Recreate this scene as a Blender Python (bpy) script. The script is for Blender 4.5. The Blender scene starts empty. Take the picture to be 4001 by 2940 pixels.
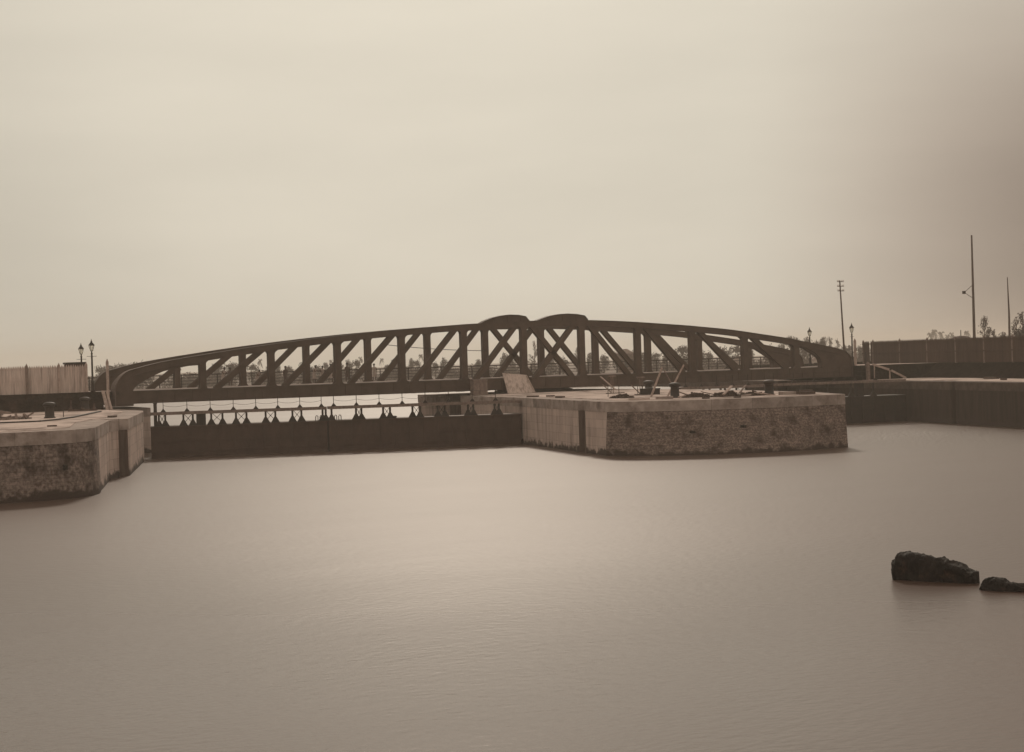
import bpy, bmesh, math, random
from mathutils import Vector, Matrix
from math import radians, sin, cos, pi, sqrt
random.seed(7)
sc = bpy.context.scene
# ------------------------------------------------------------------ camera
cam_d = bpy.data.cameras.new("camera"); cam = bpy.data.objects.new("camera", cam_d)
sc.collection.objects.link(cam); sc.camera = cam
cam_d.sensor_width = 36.0; cam_d.lens = 59.7055; cam_d.clip_start = 0.5; cam_d.clip_end = 6000
_r = (0.90031607, -0.43424290, -0.02939521); _u = (0.03073245, -0.00394290, 0.99951987); _w = (0.43415030, 0.90078719, -0.00979549)
_m = Matrix(((_r[0], _u[0], -_w[0], -71.39981), (_r[1], _u[1], -_w[1], -139.02443), (_r[2], _u[2], -_w[2], 6.85872), (0, 0, 0, 1)))
cam.matrix_world = _m
# ------------------------------------------------------------------ sky, sun, exposure
SUN_AZ = radians(24); SUN_EL = radians(33)          # azimuth clockwise from +y
world = bpy.data.worlds.new("World"); sc.world = world; world.use_nodes = True
wn = world.node_tree.nodes; wl = world.node_tree.links; wn.clear()
wo = wn.new('ShaderNodeOutputWorld'); bg = wn.new('ShaderNodeBackground'); bg.inputs['Strength'].default_value = 0.1
wl.new(bg.outputs[0], wo.inputs['Surface'])
sky = wn.new('ShaderNodeTexSky'); sky.sky_type = 'NISHITA'; sky.sun_disc = False
sky.sun_elevation = SUN_EL; sky.sun_rotation = SUN_AZ; sky.dust_density = 4.0
bw = wn.new('ShaderNodeRGBToBW'); wl.new(sky.outputs[0], bw.inputs[0])
def wmath(op, a, b=None, c=None, clamp=False):
    n = wn.new('ShaderNodeMath'); n.operation = op; n.use_clamp = clamp
    for i, v in enumerate((a, b, c)):
        if v is None: continue
        if isinstance(v, (int, float)): n.inputs[i].default_value = v
        else: wl.new(v, n.inputs[i])
    return n.outputs[0]
tc = wn.new('ShaderNodeTexCoord')
def wdot(v):
    n = wn.new('ShaderNodeVectorMath'); n.operation = 'DOT_PRODUCT'
    wl.new(tc.outputs['Generated'], n.inputs[0]); v = Vector(v).normalized(); n.inputs[1].default_value = v
    return n.outputs['Value']
def wrange(v, a, b, c, d):
    n = wn.new('ShaderNodeMapRange'); n.interpolation_type = 'SMOOTHSTEP'; wl.new(v, n.inputs[0])
    for i, x in enumerate((a, b, c, d)): n.inputs[i + 1].default_value = x
    return n.outputs[0]
# an overcast sky: an even pale layer with a little of the clear-sky gradient, lens vignetting on the right put into its colour
base = wmath('MULTIPLY_ADD', bw.outputs[0], 0.05, 5.7)
az = radians(25.7 + 31)
vignette_dir = (sin(az), cos(az), 0.07)
dk = wrange(wdot(vignette_dir), cos(radians(24)), cos(radians(6)), 0.0, 1.0)
_sz = wn.new('ShaderNodeSeparateXYZ'); wl.new(tc.outputs['Generated'], _sz.inputs[0])
dk = wmath('MULTIPLY', dk, wrange(_sz.outputs[2], 0.07, 0.24, 1.0, 0.35))
az2 = radians(25.7 - 26)
dk2 = wrange(wdot((sin(az2), cos(az2), 0.02)), cos(radians(17)), cos(radians(3)), 0.0, 0.2)
ns = wn.new('ShaderNodeTexNoise'); ns.inputs['Scale'].default_value = 2.6; ns.inputs['Detail'].default_value = 4
mp = wn.new('ShaderNodeMapping'); mp.inputs['Scale'].default_value = (1, 1, 4.5); wl.new(tc.outputs['Generated'], mp.inputs[0]); wl.new(mp.outputs[0], ns.inputs[0])
cl = wmath('MULTIPLY_ADD', ns.outputs[0], 0.34, 0.83)
lum = wmath('MULTIPLY', base, cl)
lum = wmath('MULTIPLY', lum, wmath('MULTIPLY_ADD', dk, -0.74, 1.0))
lum = wmath('MULTIPLY', lum, wmath('SUBTRACT', 1.0, dk2))
mixc = wn.new('ShaderNodeMix'); mixc.data_type = 'RGBA'
wl.new(dk, mixc.inputs['Factor']); mixc.inputs[6].default_value = (1.09, 1.0, 0.83, 1); mixc.inputs[7].default_value = (1.20, .95, .77, 1)
vm = wn.new('ShaderNodeVectorMath'); vm.operation = 'SCALE'; wl.new(mixc.outputs[2], vm.inputs[0]); wl.new(lum, vm.inputs['Scale'])
wl.new(vm.outputs[0], bg.inputs['Color'])
sd = bpy.data.lights.new("sun", 'SUN'); sd.energy = 1.2; sd.angle = radians(8); sd.color = (1.0, 0.87, 0.72)
sun = bpy.data.objects.new("sun", sd); sc.collection.objects.link(sun)
sun.rotation_euler = Vector((sin(SUN_AZ) * cos(SUN_EL), cos(SUN_AZ) * cos(SUN_EL), sin(SUN_EL))).to_track_quat('Z', 'Y').to_euler()
sc.view_settings.view_transform = 'Standard'; sc.view_settings.look = 'None'; sc.view_settings.exposure = 0.0; sc.view_settings.gamma = 1.0
sc.cycles.max_bounces = 6; sc.cycles.volume_bounces = 1
# ------------------------------------------------------------------ materials
def mat(name, c1, c2, scale=3.0, rough=0.85, detail=5, stretch=(1, 1, 1), lo=0.38, hi=0.62, bump=0.0, bscale=None, c3=None, s3=1.0, lo3=.55, hi3=.7, metallic=0.0, spec=0.3, bricks=None, wet=0):
    m = bpy.data.materials.new(name); m.use_nodes = True; nt = m.node_tree; N = nt.nodes; L = nt.links
    b = N['Principled BSDF']; b.inputs['Roughness'].default_value = rough; b.inputs['Metallic'].default_value = metallic
    b.inputs['Specular IOR Level'].default_value = spec
    g = N.new('ShaderNodeNewGeometry'); mpn = N.new('ShaderNodeMapping'); mpn.inputs['Scale'].default_value = stretch
    L.new(g.outputs['Position'], mpn.inputs[0])
    def noise(s, d=detail):
        n = N.new('ShaderNodeTexNoise'); n.inputs['Scale'].default_value = s; n.inputs['Detail'].default_value = d; n.inputs['Roughness'].default_value = .62
        L.new(mpn.outputs[0], n.inputs[0]); return n.outputs[0]
    def rng(v, a, bb):
        n = N.new('ShaderNodeMapRange'); L.new(v, n.inputs[0]); n.inputs[1].default_value = a; n.inputs[2].default_value = bb; return n.outputs[0]
    def mix(fac, a, bb):
        n = N.new('ShaderNodeMix'); n.data_type = 'RGBA'; L.new(fac, n.inputs['Factor'])
        for i, v in ((6, a), (7, bb)):
            if isinstance(v, tuple): n.inputs[i].default_value = (*v, 1)
            else: L.new(v, n.inputs[i])
        return n.outputs[2]
    col = mix(rng(noise(scale), lo, hi), c1, c2)
    if c3: col = mix(rng(noise(s3), lo3, hi3), col, c3)
    if bricks:
        # joints between stone courses (w, h): position along the wall vs height
        sx = N.new('ShaderNodeSeparateXYZ'); L.new(g.outputs['Position'], sx.inputs[0])
        ad = N.new('ShaderNodeMath'); ad.operation = 'ADD'; L.new(sx.outputs[0], ad.inputs[0]); L.new(sx.outputs[1], ad.inputs[1])
        cb = N.new('ShaderNodeCombineXYZ'); L.new(ad.outputs[0], cb.inputs[0]); L.new(sx.outputs[2], cb.inputs[1])
        br = N.new('ShaderNodeTexBrick'); L.new(cb.outputs[0], br.inputs[0]); br.inputs['Scale'].default_value = 1
        br.inputs['Brick Width'].default_value = bricks[0]; br.inputs['Row Height'].default_value = bricks[1]
        br.inputs['Mortar Size'].default_value = bricks[2]; br.inputs['Mortar Smooth'].default_value = .5
        br.inputs['Color1'].default_value = (1, 1, 1, 1); br.inputs['Color2'].default_value = (bricks[3],) * 3 + (1,); br.inputs['Mortar'].default_value = (bricks[4],) * 3 + (1,)
        n = N.new('ShaderNodeMix'); n.data_type = 'RGBA'; n.blend_type = 'MULTIPLY'; n.inputs['Factor'].default_value = 1
        L.new(col, n.inputs[6]); L.new(br.outputs['Color'], n.inputs[7]); col = n.outputs[2]
    if wet:
        # weed and wet stain up to the high-water mark, ragged along its top
        sz = N.new('ShaderNodeSeparateXYZ'); L.new(g.outputs['Position'], sz.inputs[0])
        nn = N.new('ShaderNodeTexNoise'); nn.inputs['Scale'].default_value = 1.6; nn.inputs['Detail'].default_value = 6; L.new(g.outputs['Position'], nn.inputs[0])
        ma = N.new('ShaderNodeMath'); ma.operation = 'MULTIPLY_ADD'; L.new(nn.outputs[0], ma.inputs[0]); ma.inputs[1].default_value = -1.6; L.new(sz.outputs[2], ma.inputs[2])
        col = mix(rng(ma.outputs[0], wet - .8, wet - 1.05), col, sep(.045, .7))
    L.new(col, b.inputs['Base Color'])
    if bump:
        bp = N.new('ShaderNodeBump'); bp.inputs['Strength'].default_value = 1; bp.inputs['Distance'].default_value = bump
        L.new(noise(bscale or scale * 3), bp.inputs['Height']); L.new(bp.outputs[0], b.inputs['Normal'])
    return m
def sep(v, k=0.0):                       # warm brown-grey of value v; k pushes towards brown
    return (v, v * (0.86 - .36 * k), v * (0.80 - .46 * k))
M = {}
M['iron'] = mat('painted_iron', (.052, .029, .020), (.08, .047, .034), .9, .65, bump=.01, bscale=30, c3=sep(.085, .8), s3=3.5, lo3=.56, hi3=.75)
M['iron_dark'] = mat('tarred_or_shaded_iron', sep(.016, .7), sep(.03, .8), 1.5, .6, c3=sep(.05, .8), s3=6, lo3=.6, hi3=.75)
M['gate'] = mat('wet_gate_plating', (.045, .022, .015), (.07, .036, .025), 1.2, .7, stretch=(1, 1, .5), c3=sep(.06, .7), s3=5, lo3=.56, hi3=.74)
M['ashlar'] = mat('dressed_stone', sep(.44, .35), sep(.58, .3), 2.2, .9, stretch=(1.6, 1.6, .16), c3=sep(.12, .5), s3=1.1, lo3=.52, hi3=.72, bump=.02, bscale=8, wet=.5, bricks=(1.9, .62, .014, .82, .55))
M['coping'] = mat('coping_stone', sep(.30, .3), sep(.44, .25), 1.3, .9, bump=.02, bscale=9, c3=sep(.15, .5), s3=.8, lo3=.5, hi3=.72, bricks=(2.1, 30, .02, .68, .55))
M['rubble'] = mat('rubble_masonry', sep(.11, .6), sep(.33, .4), 7.5, .95, detail=9, lo=.38, hi=.62, wet=.4, bricks=(.46, .23, .03, .78, .66), stretch=(1, 1, 1.35), c3=sep(.06, .8), s3=.9, lo3=.5, hi3=.66, bump=.08, bscale=7)
M['rubble_left'] = mat('stained_rubble_pale', sep(.10, .6), sep(.30, .35), 5.0, .95, detail=9, lo=.38, hi=.60, wet=.6, bricks=(.46, .23, .03, .8, .7), c3=sep(.05, .7), s3=.7, lo3=.5, hi3=.64, bump=.08, bscale=7)
M['rubble_dark'] = mat('stained_rubble', sep(.06, .9), sep(.17, .6), 5.0, .95, detail=7, lo=.42, hi=.62, stretch=(1, 1, 1.2), c3=sep(.04, .9), s3=.7, lo3=.5, hi3=.7, bump=.08, bscale=8)
M['mottled'] = mat('dark_groove', sep(.10, .6), sep(.17, .5), 2.5, .95, stretch=(1.6, 1.6, .2))  # groove faces get a darker streaked tone than the wall
M['wall_dark'] = mat('weed_dark_wall', sep(.035, .8), sep(.07, .8), 2.5, .9, stretch=(1, 1, .3), c3=sep(.10, .7), s3=.6, lo3=.5, hi3=.7, bump=.03)
M['dirt'] = mat('dusty_ground', sep(.40, .3), sep(.56, .25), .9, .95, detail=8, c3=sep(.18, .5), s3=.35, lo3=.5, hi3=.62, bump=.05, bscale=5)
M['bank'] = mat('earth_bank', sep(.08, .4), sep(.14, .4), .12, .95, detail=8, c3=sep(.24, .3), s3=.05, lo3=.5, hi3=.7, stretch=(.5, 1, 2))
M['iron_pale'] = mat('skylit_dusty_iron', sep(.09, .6), sep(.14, .5), 2, .8)  # dusty iron, with sky light on the near end flange put into colour
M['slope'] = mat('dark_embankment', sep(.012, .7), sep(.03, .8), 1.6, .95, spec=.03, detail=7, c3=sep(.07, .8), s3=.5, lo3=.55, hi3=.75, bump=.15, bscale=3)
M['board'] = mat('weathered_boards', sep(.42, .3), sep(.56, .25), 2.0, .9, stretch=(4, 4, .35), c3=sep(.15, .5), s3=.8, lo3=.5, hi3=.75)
M['board_dark'] = mat('darkened_boards', sep(.05, .9), sep(.085, .9), 2.0, .9, stretch=(4, 4, .35), c3=sep(.04, .9), s3=.5, lo3=.5, hi3=.7)  # dark boards; the right fence has edge vignetting put into this colour
M['timber'] = mat('pale_timber', sep(.30, .4), sep(.44, .35), 6, .85, stretch=(1, 1, .5), c3=sep(.2, .5), s3=2, lo3=.55, hi3=.75)
M['timber_mid'] = mat('grey_timber', sep(.14, .5), sep(.22, .45), 6, .85, stretch=(1, 1, .5))
M['debris'] = mat('dark_debris', sep(.04, .8), sep(.10, .7), 4, .9)
M['leaf'] = mat('foliage', sep(.045, .7), sep(.10, .5), .8, .8, detail=3)
M['leaf2'] = mat('foliage_pale', sep(.07, .6), sep(.14, .5), .8, .8, detail=3)
M['bark'] = mat('bark', sep(.06, .7), sep(.12, .6), 5, .9)
M['rock'] = mat('black_wet_rock', sep(.008, .8), sep(.02, .8), 4, .75, detail=8, c3=sep(.09, 1.0), s3=1.6, lo3=.58, hi3=.75, bump=.06, bscale=9)
M['cloth'] = mat('white_cotton', sep(.45, .2), sep(.6, .2), 8, .9)
M['cloth_dark'] = mat('dark_cotton', sep(.10, .5), sep(.15, .5), 8, .9)
M['skin'] = mat('skin', sep(.09, .9), sep(.12, .9), 8, .6)
M['hair'] = mat('black_hair', sep(.012, .5), sep(.02, .5), 8, .6)
M['white'] = mat('pale_plaster', sep(.42, .2), sep(.52, .2), 1, .9)
M['roof'] = mat('tiled_roof', sep(.10, .7), sep(.16, .6), 2, .9)
M['hole'] = mat('dark_opening', sep(.015, .5), sep(.02, .5), 1, .9)
gm = bpy.data.materials.new('lamp_glass'); gm.use_nodes = True
_b = gm.node_tree.nodes['Principled BSDF']; _b.inputs['Base Color'].default_value = (.9, .85, .75, 1); _b.inputs['Roughness'].default_value = .15
_b.inputs['Transmission Weight'].default_value = .75; _b.inputs['IOR'].default_value = 1.08
M['glass'] = gm
# water: smooth from the long exposure, faint wind ruffles
wm = bpy.data.materials.new('dock_water'); wm.use_nodes = True; N = wm.node_tree.nodes; L = wm.node_tree.links
b = N['Principled BSDF']; b.inputs['Base Color'].default_value = (.075, .042, .032, 1); b.inputs['Specular Tint'].default_value = (1, .90, .87, 1); b.inputs['Roughness'].default_value = .20; b.inputs['IOR'].default_value = 1.38
g = N.new('ShaderNodeNewGeometry')
def wnoise(s, st, d):
    mpn = N.new('ShaderNodeMapping'); mpn.inputs['Scale'].default_value = st; mpn.inputs['Rotation'].default_value = (0, 0, radians(-25)); L.new(g.outputs['Position'], mpn.inputs[0])
    n = N.new('ShaderNodeTexNoise'); n.inputs['Scale'].default_value = s; n.inputs['Detail'].default_value = d; L.new(mpn.outputs[0], n.inputs[0]); return n.outputs[0]
n1 = wnoise(3.2, (.8, 1.4, 1), 5); n2 = wnoise(.10, (.6, 1.5, 1), 5); n3 = wnoise(.018, (.7, 1.3, 1), 3)
bp = N.new('ShaderNodeBump'); bp.inputs['Strength'].default_value = 1; bp.inputs['Distance'].default_value = .028; L.new(n1, bp.inputs['Height'])
bp2 = N.new('ShaderNodeBump'); bp2.inputs['Strength'].default_value = 1; bp2.inputs['Distance'].default_value = .05; L.new(n2, bp2.inputs['Height']); L.new(bp.outputs[0], bp2.inputs['Normal'])
L.new(bp2.outputs[0], b.inputs['Normal'])
mr = N.new('ShaderNodeMapRange'); L.new(n3, mr.inputs[0]); mr.inputs[1].default_value = .35; mr.inputs[2].default_value = .65; mr.inputs[3].default_value = .37; mr.inputs[4].default_value = .47
# a livelier patch of ripples off the right end of the island
vd = N.new('ShaderNodeVectorMath'); vd.operation = 'DISTANCE'; L.new(g.outputs['Position'], vd.inputs[0]); vd.inputs[1].default_value = (22, -28, 0)
pm = N.new('ShaderNodeMapRange'); pm.interpolation_type = 'SMOOTHSTEP'; L.new(vd.outputs['Value'], pm.inputs[0]); pm.inputs[1].default_value = 6; pm.inputs[2].default_value = 30; pm.inputs[3].default_value = 1; pm.inputs[4].default_value = 0
mx = N.new('ShaderNodeMix'); L.new(pm.outputs[0], mx.inputs['Factor']); L.new(mr.outputs[0], mx.inputs[2]); mx.inputs[3].default_value = .34; 
# calmer towards the sheltered near basin, ruffled by the gates
sd_ = N.new('ShaderNodeVectorMath'); sd_.operation = 'DOT_PRODUCT'; L.new(g.outputs['Position'], sd_.inputs[0]); sd_.inputs[1].default_value = (.434, .901, 0)
cm_ = N.new('ShaderNodeMapRange'); cm_.interpolation_type = 'SMOOTHSTEP'; L.new(sd_.outputs['Value'], cm_.inputs[0]); cm_.inputs[1].default_value = -140; cm_.inputs[2].default_value = -78; cm_.inputs[3].default_value = .34; cm_.inputs[4].default_value = 1
rm_ = N.new('ShaderNodeMath'); rm_.operation = 'MULTIPLY'; L.new(cm_.outputs[0], rm_.inputs[0]); L.new(mx.outputs[0], rm_.inputs[1]); L.new(rm_.outputs[0], b.inputs['Roughness'])
dm = N.new('ShaderNodeMath'); dm.operation = 'MULTIPLY_ADD'; L.new(pm.outputs[0], dm.inputs[0]); dm.inputs[1].default_value = .14; dm.inputs[2].default_value = .014; L.new(dm.outputs[0], bp.inputs['Distance'])
M['water'] = wm
# ------------------------------------------------------------------ helpers
class MB:
    def __init__(s): s.v = []; s.f = []
    def face(s, *ps):
        i = len(s.v); s.v += [tuple(p) for p in ps]; s.f.append(tuple(range(i, i + len(ps)))); return s
    def box(s, x0, x1, y0, y1, z0, z1):
        return s.hexa([(x0, y0, z0), (x1, y0, z0), (x1, y1, z0), (x0, y1, z0)], [(x0, y0, z1), (x1, y0, z1), (x1, y1, z1), (x0, y1, z1)])
    def hexa(s, bt, tp):
        i = len(s.v); n = len(bt); s.v += [tuple(p) for p in bt] + [tuple(p) for p in tp]
        s.f.append(tuple(i + k for k in reversed(range(n)))); s.f.append(tuple(i + n + k for k in range(n)))
        for k in range(n):
            j = (k + 1) % n; s.f.append((i + k, i + j, i + n + j, i + n + k))
        return s
    def prism_y(s, pts, y0, y1):          # polygon in x,z (counter-clockwise seen from -y) pushed along y
        return s.hexa([(x, y0, z) for x, z in reversed(pts)], [(x, y1, z) for x, z in reversed(pts)])
    def bar(s, a, b, w, d=None, up=(0, 0, 1)):   # rectangular bar a->b, w across (sideways), d along up
        a = Vector(a); b = Vector(b); t = (b - a).normalized(); upv = Vector(up)
        if abs(t.dot(upv)) > .98: upv = Vector((0, 1, 0))
        sx = t.cross(upv).normalized() * (w / 2); sy = sx.normalized().cross(t).normalized() * ((d or w) / 2)
        q = [-sx - sy, sx - sy, sx + sy, -sx + sy]
        return s.hexa([a + k for k in q], [b + k for k in q])
    def tube(s, pts, rad, n=8):
        pts = [Vector(p) for p in pts]; R = rad if isinstance(rad, (list, tuple)) else [rad] * len(pts)
        i = len(s.v)
        for k, p in enumerate(pts):
            t = (pts[min(k + 1, len(pts) - 1)] - pts[max(k - 1, 0)]).normalized()
            a = t.cross(Vector((0, 0, 1))) if abs(t.z) < .95 else t.cross(Vector((1, 0, 0)))
            a.normalize(); c = t.cross(a)
            for q in range(n): s.v.append(tuple(p + a * (R[k] * cos(2 * pi * q / n)) + c * (R[k] * sin(2 * pi * q / n))))
        for k in range(len(pts) - 1):
            for q in range(n):
                r = (q + 1) % n; s.f.append((i + k * n + q, i + k * n + r, i + (k + 1) * n + r, i + (k + 1) * n + q))
        s.f.append(tuple(i + q for q in reversed(range(n)))); s.f.append(tuple(i + (len(pts) - 1) * n + q for q in range(n)))
        return s
    def lathe(s, prof, n=16, c=(0, 0)):   # prof: (r, z) list
        i = len(s.v)
        for r, z in prof:
            for q in range(n): s.v.append((c[0] + r * cos(2 * pi * q / n), c[1] + r * sin(2 * pi * q / n), z))
        for k in range(len(prof) - 1):
            for q in range(n):
                r = (q + 1) % n; s.f.append((i + k * n + q, i + k * n + r, i + (k + 1) * n + r, i + (k + 1) * n + q))
        s.f.append(tuple(i + q for q in reversed(range(n)))); s.f.append(tuple(i + (len(prof) - 1) * n + q for q in range(n)))
        return s
    def build(s, name, m, parent=None, smooth=False):
        me = bpy.data.meshes.new(name); me.from_pydata([tuple(v) for v in s.v], [], s.f); me.update()
        bm = bmesh.new(); bm.from_mesh(me); bmesh.ops.recalc_face_normals(bm, faces=bm.faces); bm.to_mesh(me); bm.free()
        me.materials.append(M[m] if isinstance(m, str) else m)
        o = bpy.data.objects.new(name, me); sc.collection.objects.link(o)
        if parent: o.parent = parent
        if smooth:
            for p in me.polygons: p.use_smooth = True
        return o
def tag(o, label=None, cat=None, group=None, kind=None):
    if label: o['label'] = label
    if cat: o['category'] = cat
    if group: o['group'] = group
    if kind: o['kind'] = kind
    return o
def empty(name, loc, label, cat, group=None, rz=0.0):
    o = bpy.data.objects.new(name, None); o.empty_display_size = .3; sc.collection.objects.link(o)
    o.location = loc; o.rotation_euler = (0, 0, rz); tag(o, label, cat, group); return o
def kids(o): return [c for c in sc.objects if c.parent == o]
def copy_tree(o, loc=None, rz=None, label=None, par=None, name=None):
    c = o.copy(); sc.collection.objects.link(c)
    if par: c.parent = par
    if loc is not None: c.location = loc
    if rz is not None: c.rotation_euler = (0, 0, rz)
    if label: c['label'] = label
    for ch in kids(o): copy_tree(ch, par=c)
    return c
def lerp(a, b, t): return a + (b - a) * t
def interp(tab, x):
    if x <= tab[0][0]: return tab[0][1]
    for (a, u), (b, v) in zip(tab, tab[1:]):
        if x <= b: return lerp(u, v, (x - a) / (b - a))
    return tab[-1][1]
ZQ = 3.73      # quay level above the water
ZD = 5.20      # deck and road level
# ------------------------------------------------------------------ water, land
def sheet(name, pts, z, m):
    me = MB(); me.face(*[(x, y, z) for x, y in pts]); o = me.build(name, m); tag(o, kind='structure'); return o
sheet('water', [(-1500, -1500), (1500, -1500), (1500, 1500), (-1500, 1500)], 0.0, 'water')
def far_land():
    shore = [(-1500, 262), (-300, 248), (-60, 226), (17, 220), (75, 214), (128, 184), (190, 148), (300, 60), (1500, -500)]
    inl = [(-1500, 1500), (-400, 1500), (200, 1500), (500, 1500), (800, 1450), (1200, 1300), (1500, 1200), (1500, 900), (1500, 200)]
    rows = [(0.0, -.6), (.008, .9), (.02, 1.9), (.05, 2.2), (.15, 2.4), (.4, 2.6), (1.0, 3.0)]
    v = []; f = []; sub = 9
    cols = []
    for k in range(len(shore) - 1):
        for q in range(sub):
            t = q / sub; cols.append(((lerp(shore[k][0], shore[k + 1][0], t), lerp(shore[k][1], shore[k + 1][1], t)), (lerp(inl[k][0], inl[k + 1][0], t), lerp(inl[k][1], inl[k + 1][1], t))))
    cols.append((shore[-1], inl[-1]))
    for a, bq in cols:
        j = random.uniform(-2, 2)
        for t, z in rows:
            v.append((lerp(a[0], bq[0], t), lerp(a[1], bq[1], t) + j, z + (random.uniform(-.25, .25) if t > .01 else 0)))
    R = len(rows)
    for c in range(len(cols) - 1):
        for r in range(R - 1):
            f.append((c * R + r, (c + 1) * R + r, (c + 1) * R + r + 1, c * R + r + 1))
    me = MB(); me.v = v; me.f = f; o = me.build('far_bank', 'bank', smooth=True); tag(o, kind='structure')
far_land()
# ------------------------------------------------------------------ quay walls and piers
def offset_poly(P, d):
    n = len(P); out = []
    for i in range(n):
        a = Vector(P[i - 1]); b_ = Vector(P[i]); c = Vector(P[(i + 1) % n])
        n1 = Vector((b_.y - a.y, -(b_.x - a.x))).normalized(); n2 = Vector((c.y - b_.y, -(c.x - b_.x))).normalized()
        m = (n1 + n2); m = m / max(m.dot(n1), .35) if m.length > .01 else n1
        out.append((b_.x + m.x * d, b_.y + m.y * d))
    return out
def quay(name, P, label, cat='quay wall', ashmat='ashlar', rubmat='rubble', copmat='coping', zc=.72):
    """P: counter-clockwise top outline of (x, y, kind of the edge that starts here, foot push at this corner)"""
    root = empty(name, (P[0][0], P[0][1], 0), label, cat)
    XY = [(p[0], p[1]) for p in P]; n = len(P); U = offset_poly(XY, 1.0)
    foot = [(lerp(XY[i][0], U[i][0], P[i][3]), lerp(XY[i][1], U[i][1], P[i][3])) for i in range(n)]
    mbs = {'a': MB(), 'r': MB()}; grooves = []; last = -9
    for i in range(n):
        k = P[i][2]
        if k == 'n': continue
        p, q, fp, fq = XY[i], XY[(i + 1) % n], foot[i], foot[(i + 1) % n]
        if k == 'd':
            if last != i - 1: grooves.append(MB())
            last = i
        (grooves[-1] if k == 'd' else mbs[k]).face((fp[0], fp[1], -2), (fq[0], fq[1], -2), (q[0], q[1], ZQ - zc), (p[0], p[1], ZQ - zc))
    O = offset_poly(XY, .025); c = MB()
    c.hexa([(x, y, ZQ - zc) for x, y in O], [(x, y, ZQ) for x, y in O])
    for mb, nm, mt in ((mbs['a'], 'dressed_stone_face', ashmat), (mbs['r'], 'rubble_face', rubmat), *[(gv, 'groove', 'mottled') for gv in grooves], (c, 'coping', copmat)):
        if mb.f:
            mb.v = [(v[0] - P[0][0], v[1] - P[0][1], v[2]) for v in mb.v]; mb.build(nm, mt, root)
    return root
island = [(-14.55, -36.0, 'r', .3), (-13.7, -37.4, 'r', .5), (-12.3, -38.6, 'r', .8), (-9.5, -40.3, 'r', 1.2), (-4.5, -41.6, 'r', 1.2), (1.4, -41.7, 'a', .2), (4.5, -34, 'a', 0), (7, -22, 'a', 0), (8.3, -8, 'a', 0),
          (8.5, 12, 'a', 0), (-8.7, 12, 'a', 0), (-9.25, 3.2, 'd', 0), (-8.3, 3.1, 'd', 0), (-8.5, .1, 'd', 0), (-9.5, .1, 'a', 0), (-10.8, -14.2, 'a', 0), (-13.75, -30.3, 'd', 0), (-13.35, -30.4, 'd', 0), (-13.65, -32.0, 'd', 0), (-14.15, -32.1, 'a', 0)]
quay('island_pier', island, 'long stone island pier in the middle, rough rubble front under a pale coping', 'pier')
d_ = Vector((.53, .85)); l_ = Vector((-.85, .53)); o_ = Vector((-47.9, -31.4))
def sl(t, dpt): p = o_ + d_ * t + l_ * dpt; return (p.x, p.y)
leftq = [(-160, -46.2, 'r', .3), (-58, -45.9, 'r', .3), (-54.6, -45.7, 'r', .3), (-52.9, -45.2, 'r', .3), (-51.9, -44.3, 'r', .3), (-51.2, -43.0, 'r', .25), (-50.5, -40.6, 'a', .1),
         (*sl(0, 0), 'a', 0), (*sl(.05, 0), 'd', 0), (*sl(.05, .5), 'd', 0), (*sl(.3, .5), 'd', 0), (*sl(.3, .12), 'a', 0), (*sl(1.75, .12), 'a', 0), (*sl(1.8, 0), 'd', 0), (*sl(1.82, 1.5), 'd', 0), (*sl(3.6, 1.5), 'd', 0), (*sl(3.6, 0), 'a', 0),
         (*sl(3.8, 0), 'a', 0), (-41.0, -11.8, 'a', 0), (-40.2, -8.5, 'a', 0), (-40.2, .9, 'a', 0), (-37.35, .9, 'a', 0), (-37.2, 14, 'a', 0), (-60, 60, 'n', 0), (-160, 120, 'n', 0)]
quay('entrance_pier', leftq, 'rounded stone pier at the left with stained rubble face and two stop-log grooves', 'pier', rubmat='rubble_left')
rightq = [(36, 60, 'n', 0), (32.8, 18, 'a', 0), (32.6, 11.5, 'a', 0), (33.7, 11.5, 'a', 0), (33.7, 6, 'a', 0), (32.5, 6, 'a', 0), (32.35, -1, 'a', 0), (31.2, -9.9, 'a', 0), (28.75, -20.6, 'a', 0), (29.4, -20.9, 'a', 0), (29.3, -21.5, 'a', 0),
          (28.55, -21.4, 'a', 0), (26.2, -32.5, 'a', 0), (20, -56, 'a', 0), (26, -75, 'a', 0), (160, -75, 'n', 0), (160, 60, 'n', 0)]
M['coping_r'] = mat('vignetted_coping', sep(.05, .6), sep(.10, .6), 1.3, .9, bump=.02, bscale=9)  # right-hand coping: vignetting painted in as a darker stone
M['ashlar_r'] = mat('vignetted_dressed_stone', sep(.025, .8), sep(.05, .8), 1.6, .9, stretch=(1.6, 1.6, .16), c3=sep(.05, .8), s3=.9, lo3=.5, hi3=.7, bump=.02, bscale=8, bricks=(3.2, 30, .03, .85, .7), wet=.5)  # right-hand wall face, its tone lowered to carry the lens vignetting
quay('lock_wall', rightq, 'dark stone quay wall at the far right edge with one vertical joint', 'quay wall', ashmat='ashlar_r', copmat='coping_r')
def ground(pts, z, m='dirt'):
    mb = MB(); mb.hexa([(x, y, z - .3) for x, y in pts], [(x, y, z) for x, y in pts]); tag(mb.build('ground', m), kind='structure')
ground([(-12.9, -34.8), (-9, -38.2), (-4.3, -40.0), (.6, -40.1), (3.2, -33.5), (5.6, -22), (6.9, -8), (7.1, 10.6), (-7.3, 10.6), (-7.4, -3.4), (-9.4, -14.5), (-11.6, -29)], ZQ + .03)
ground([(-159, -44.6), (-58, -44.5), (-54, -43.8), (-52.3, -41.5), (-50.3, -33), (-48.0, -27), (-46.6, -24.5), (-42.3, -11), (-41.6, -7), (-41.6, .4), (-159, .4)], ZQ + .03)
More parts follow.
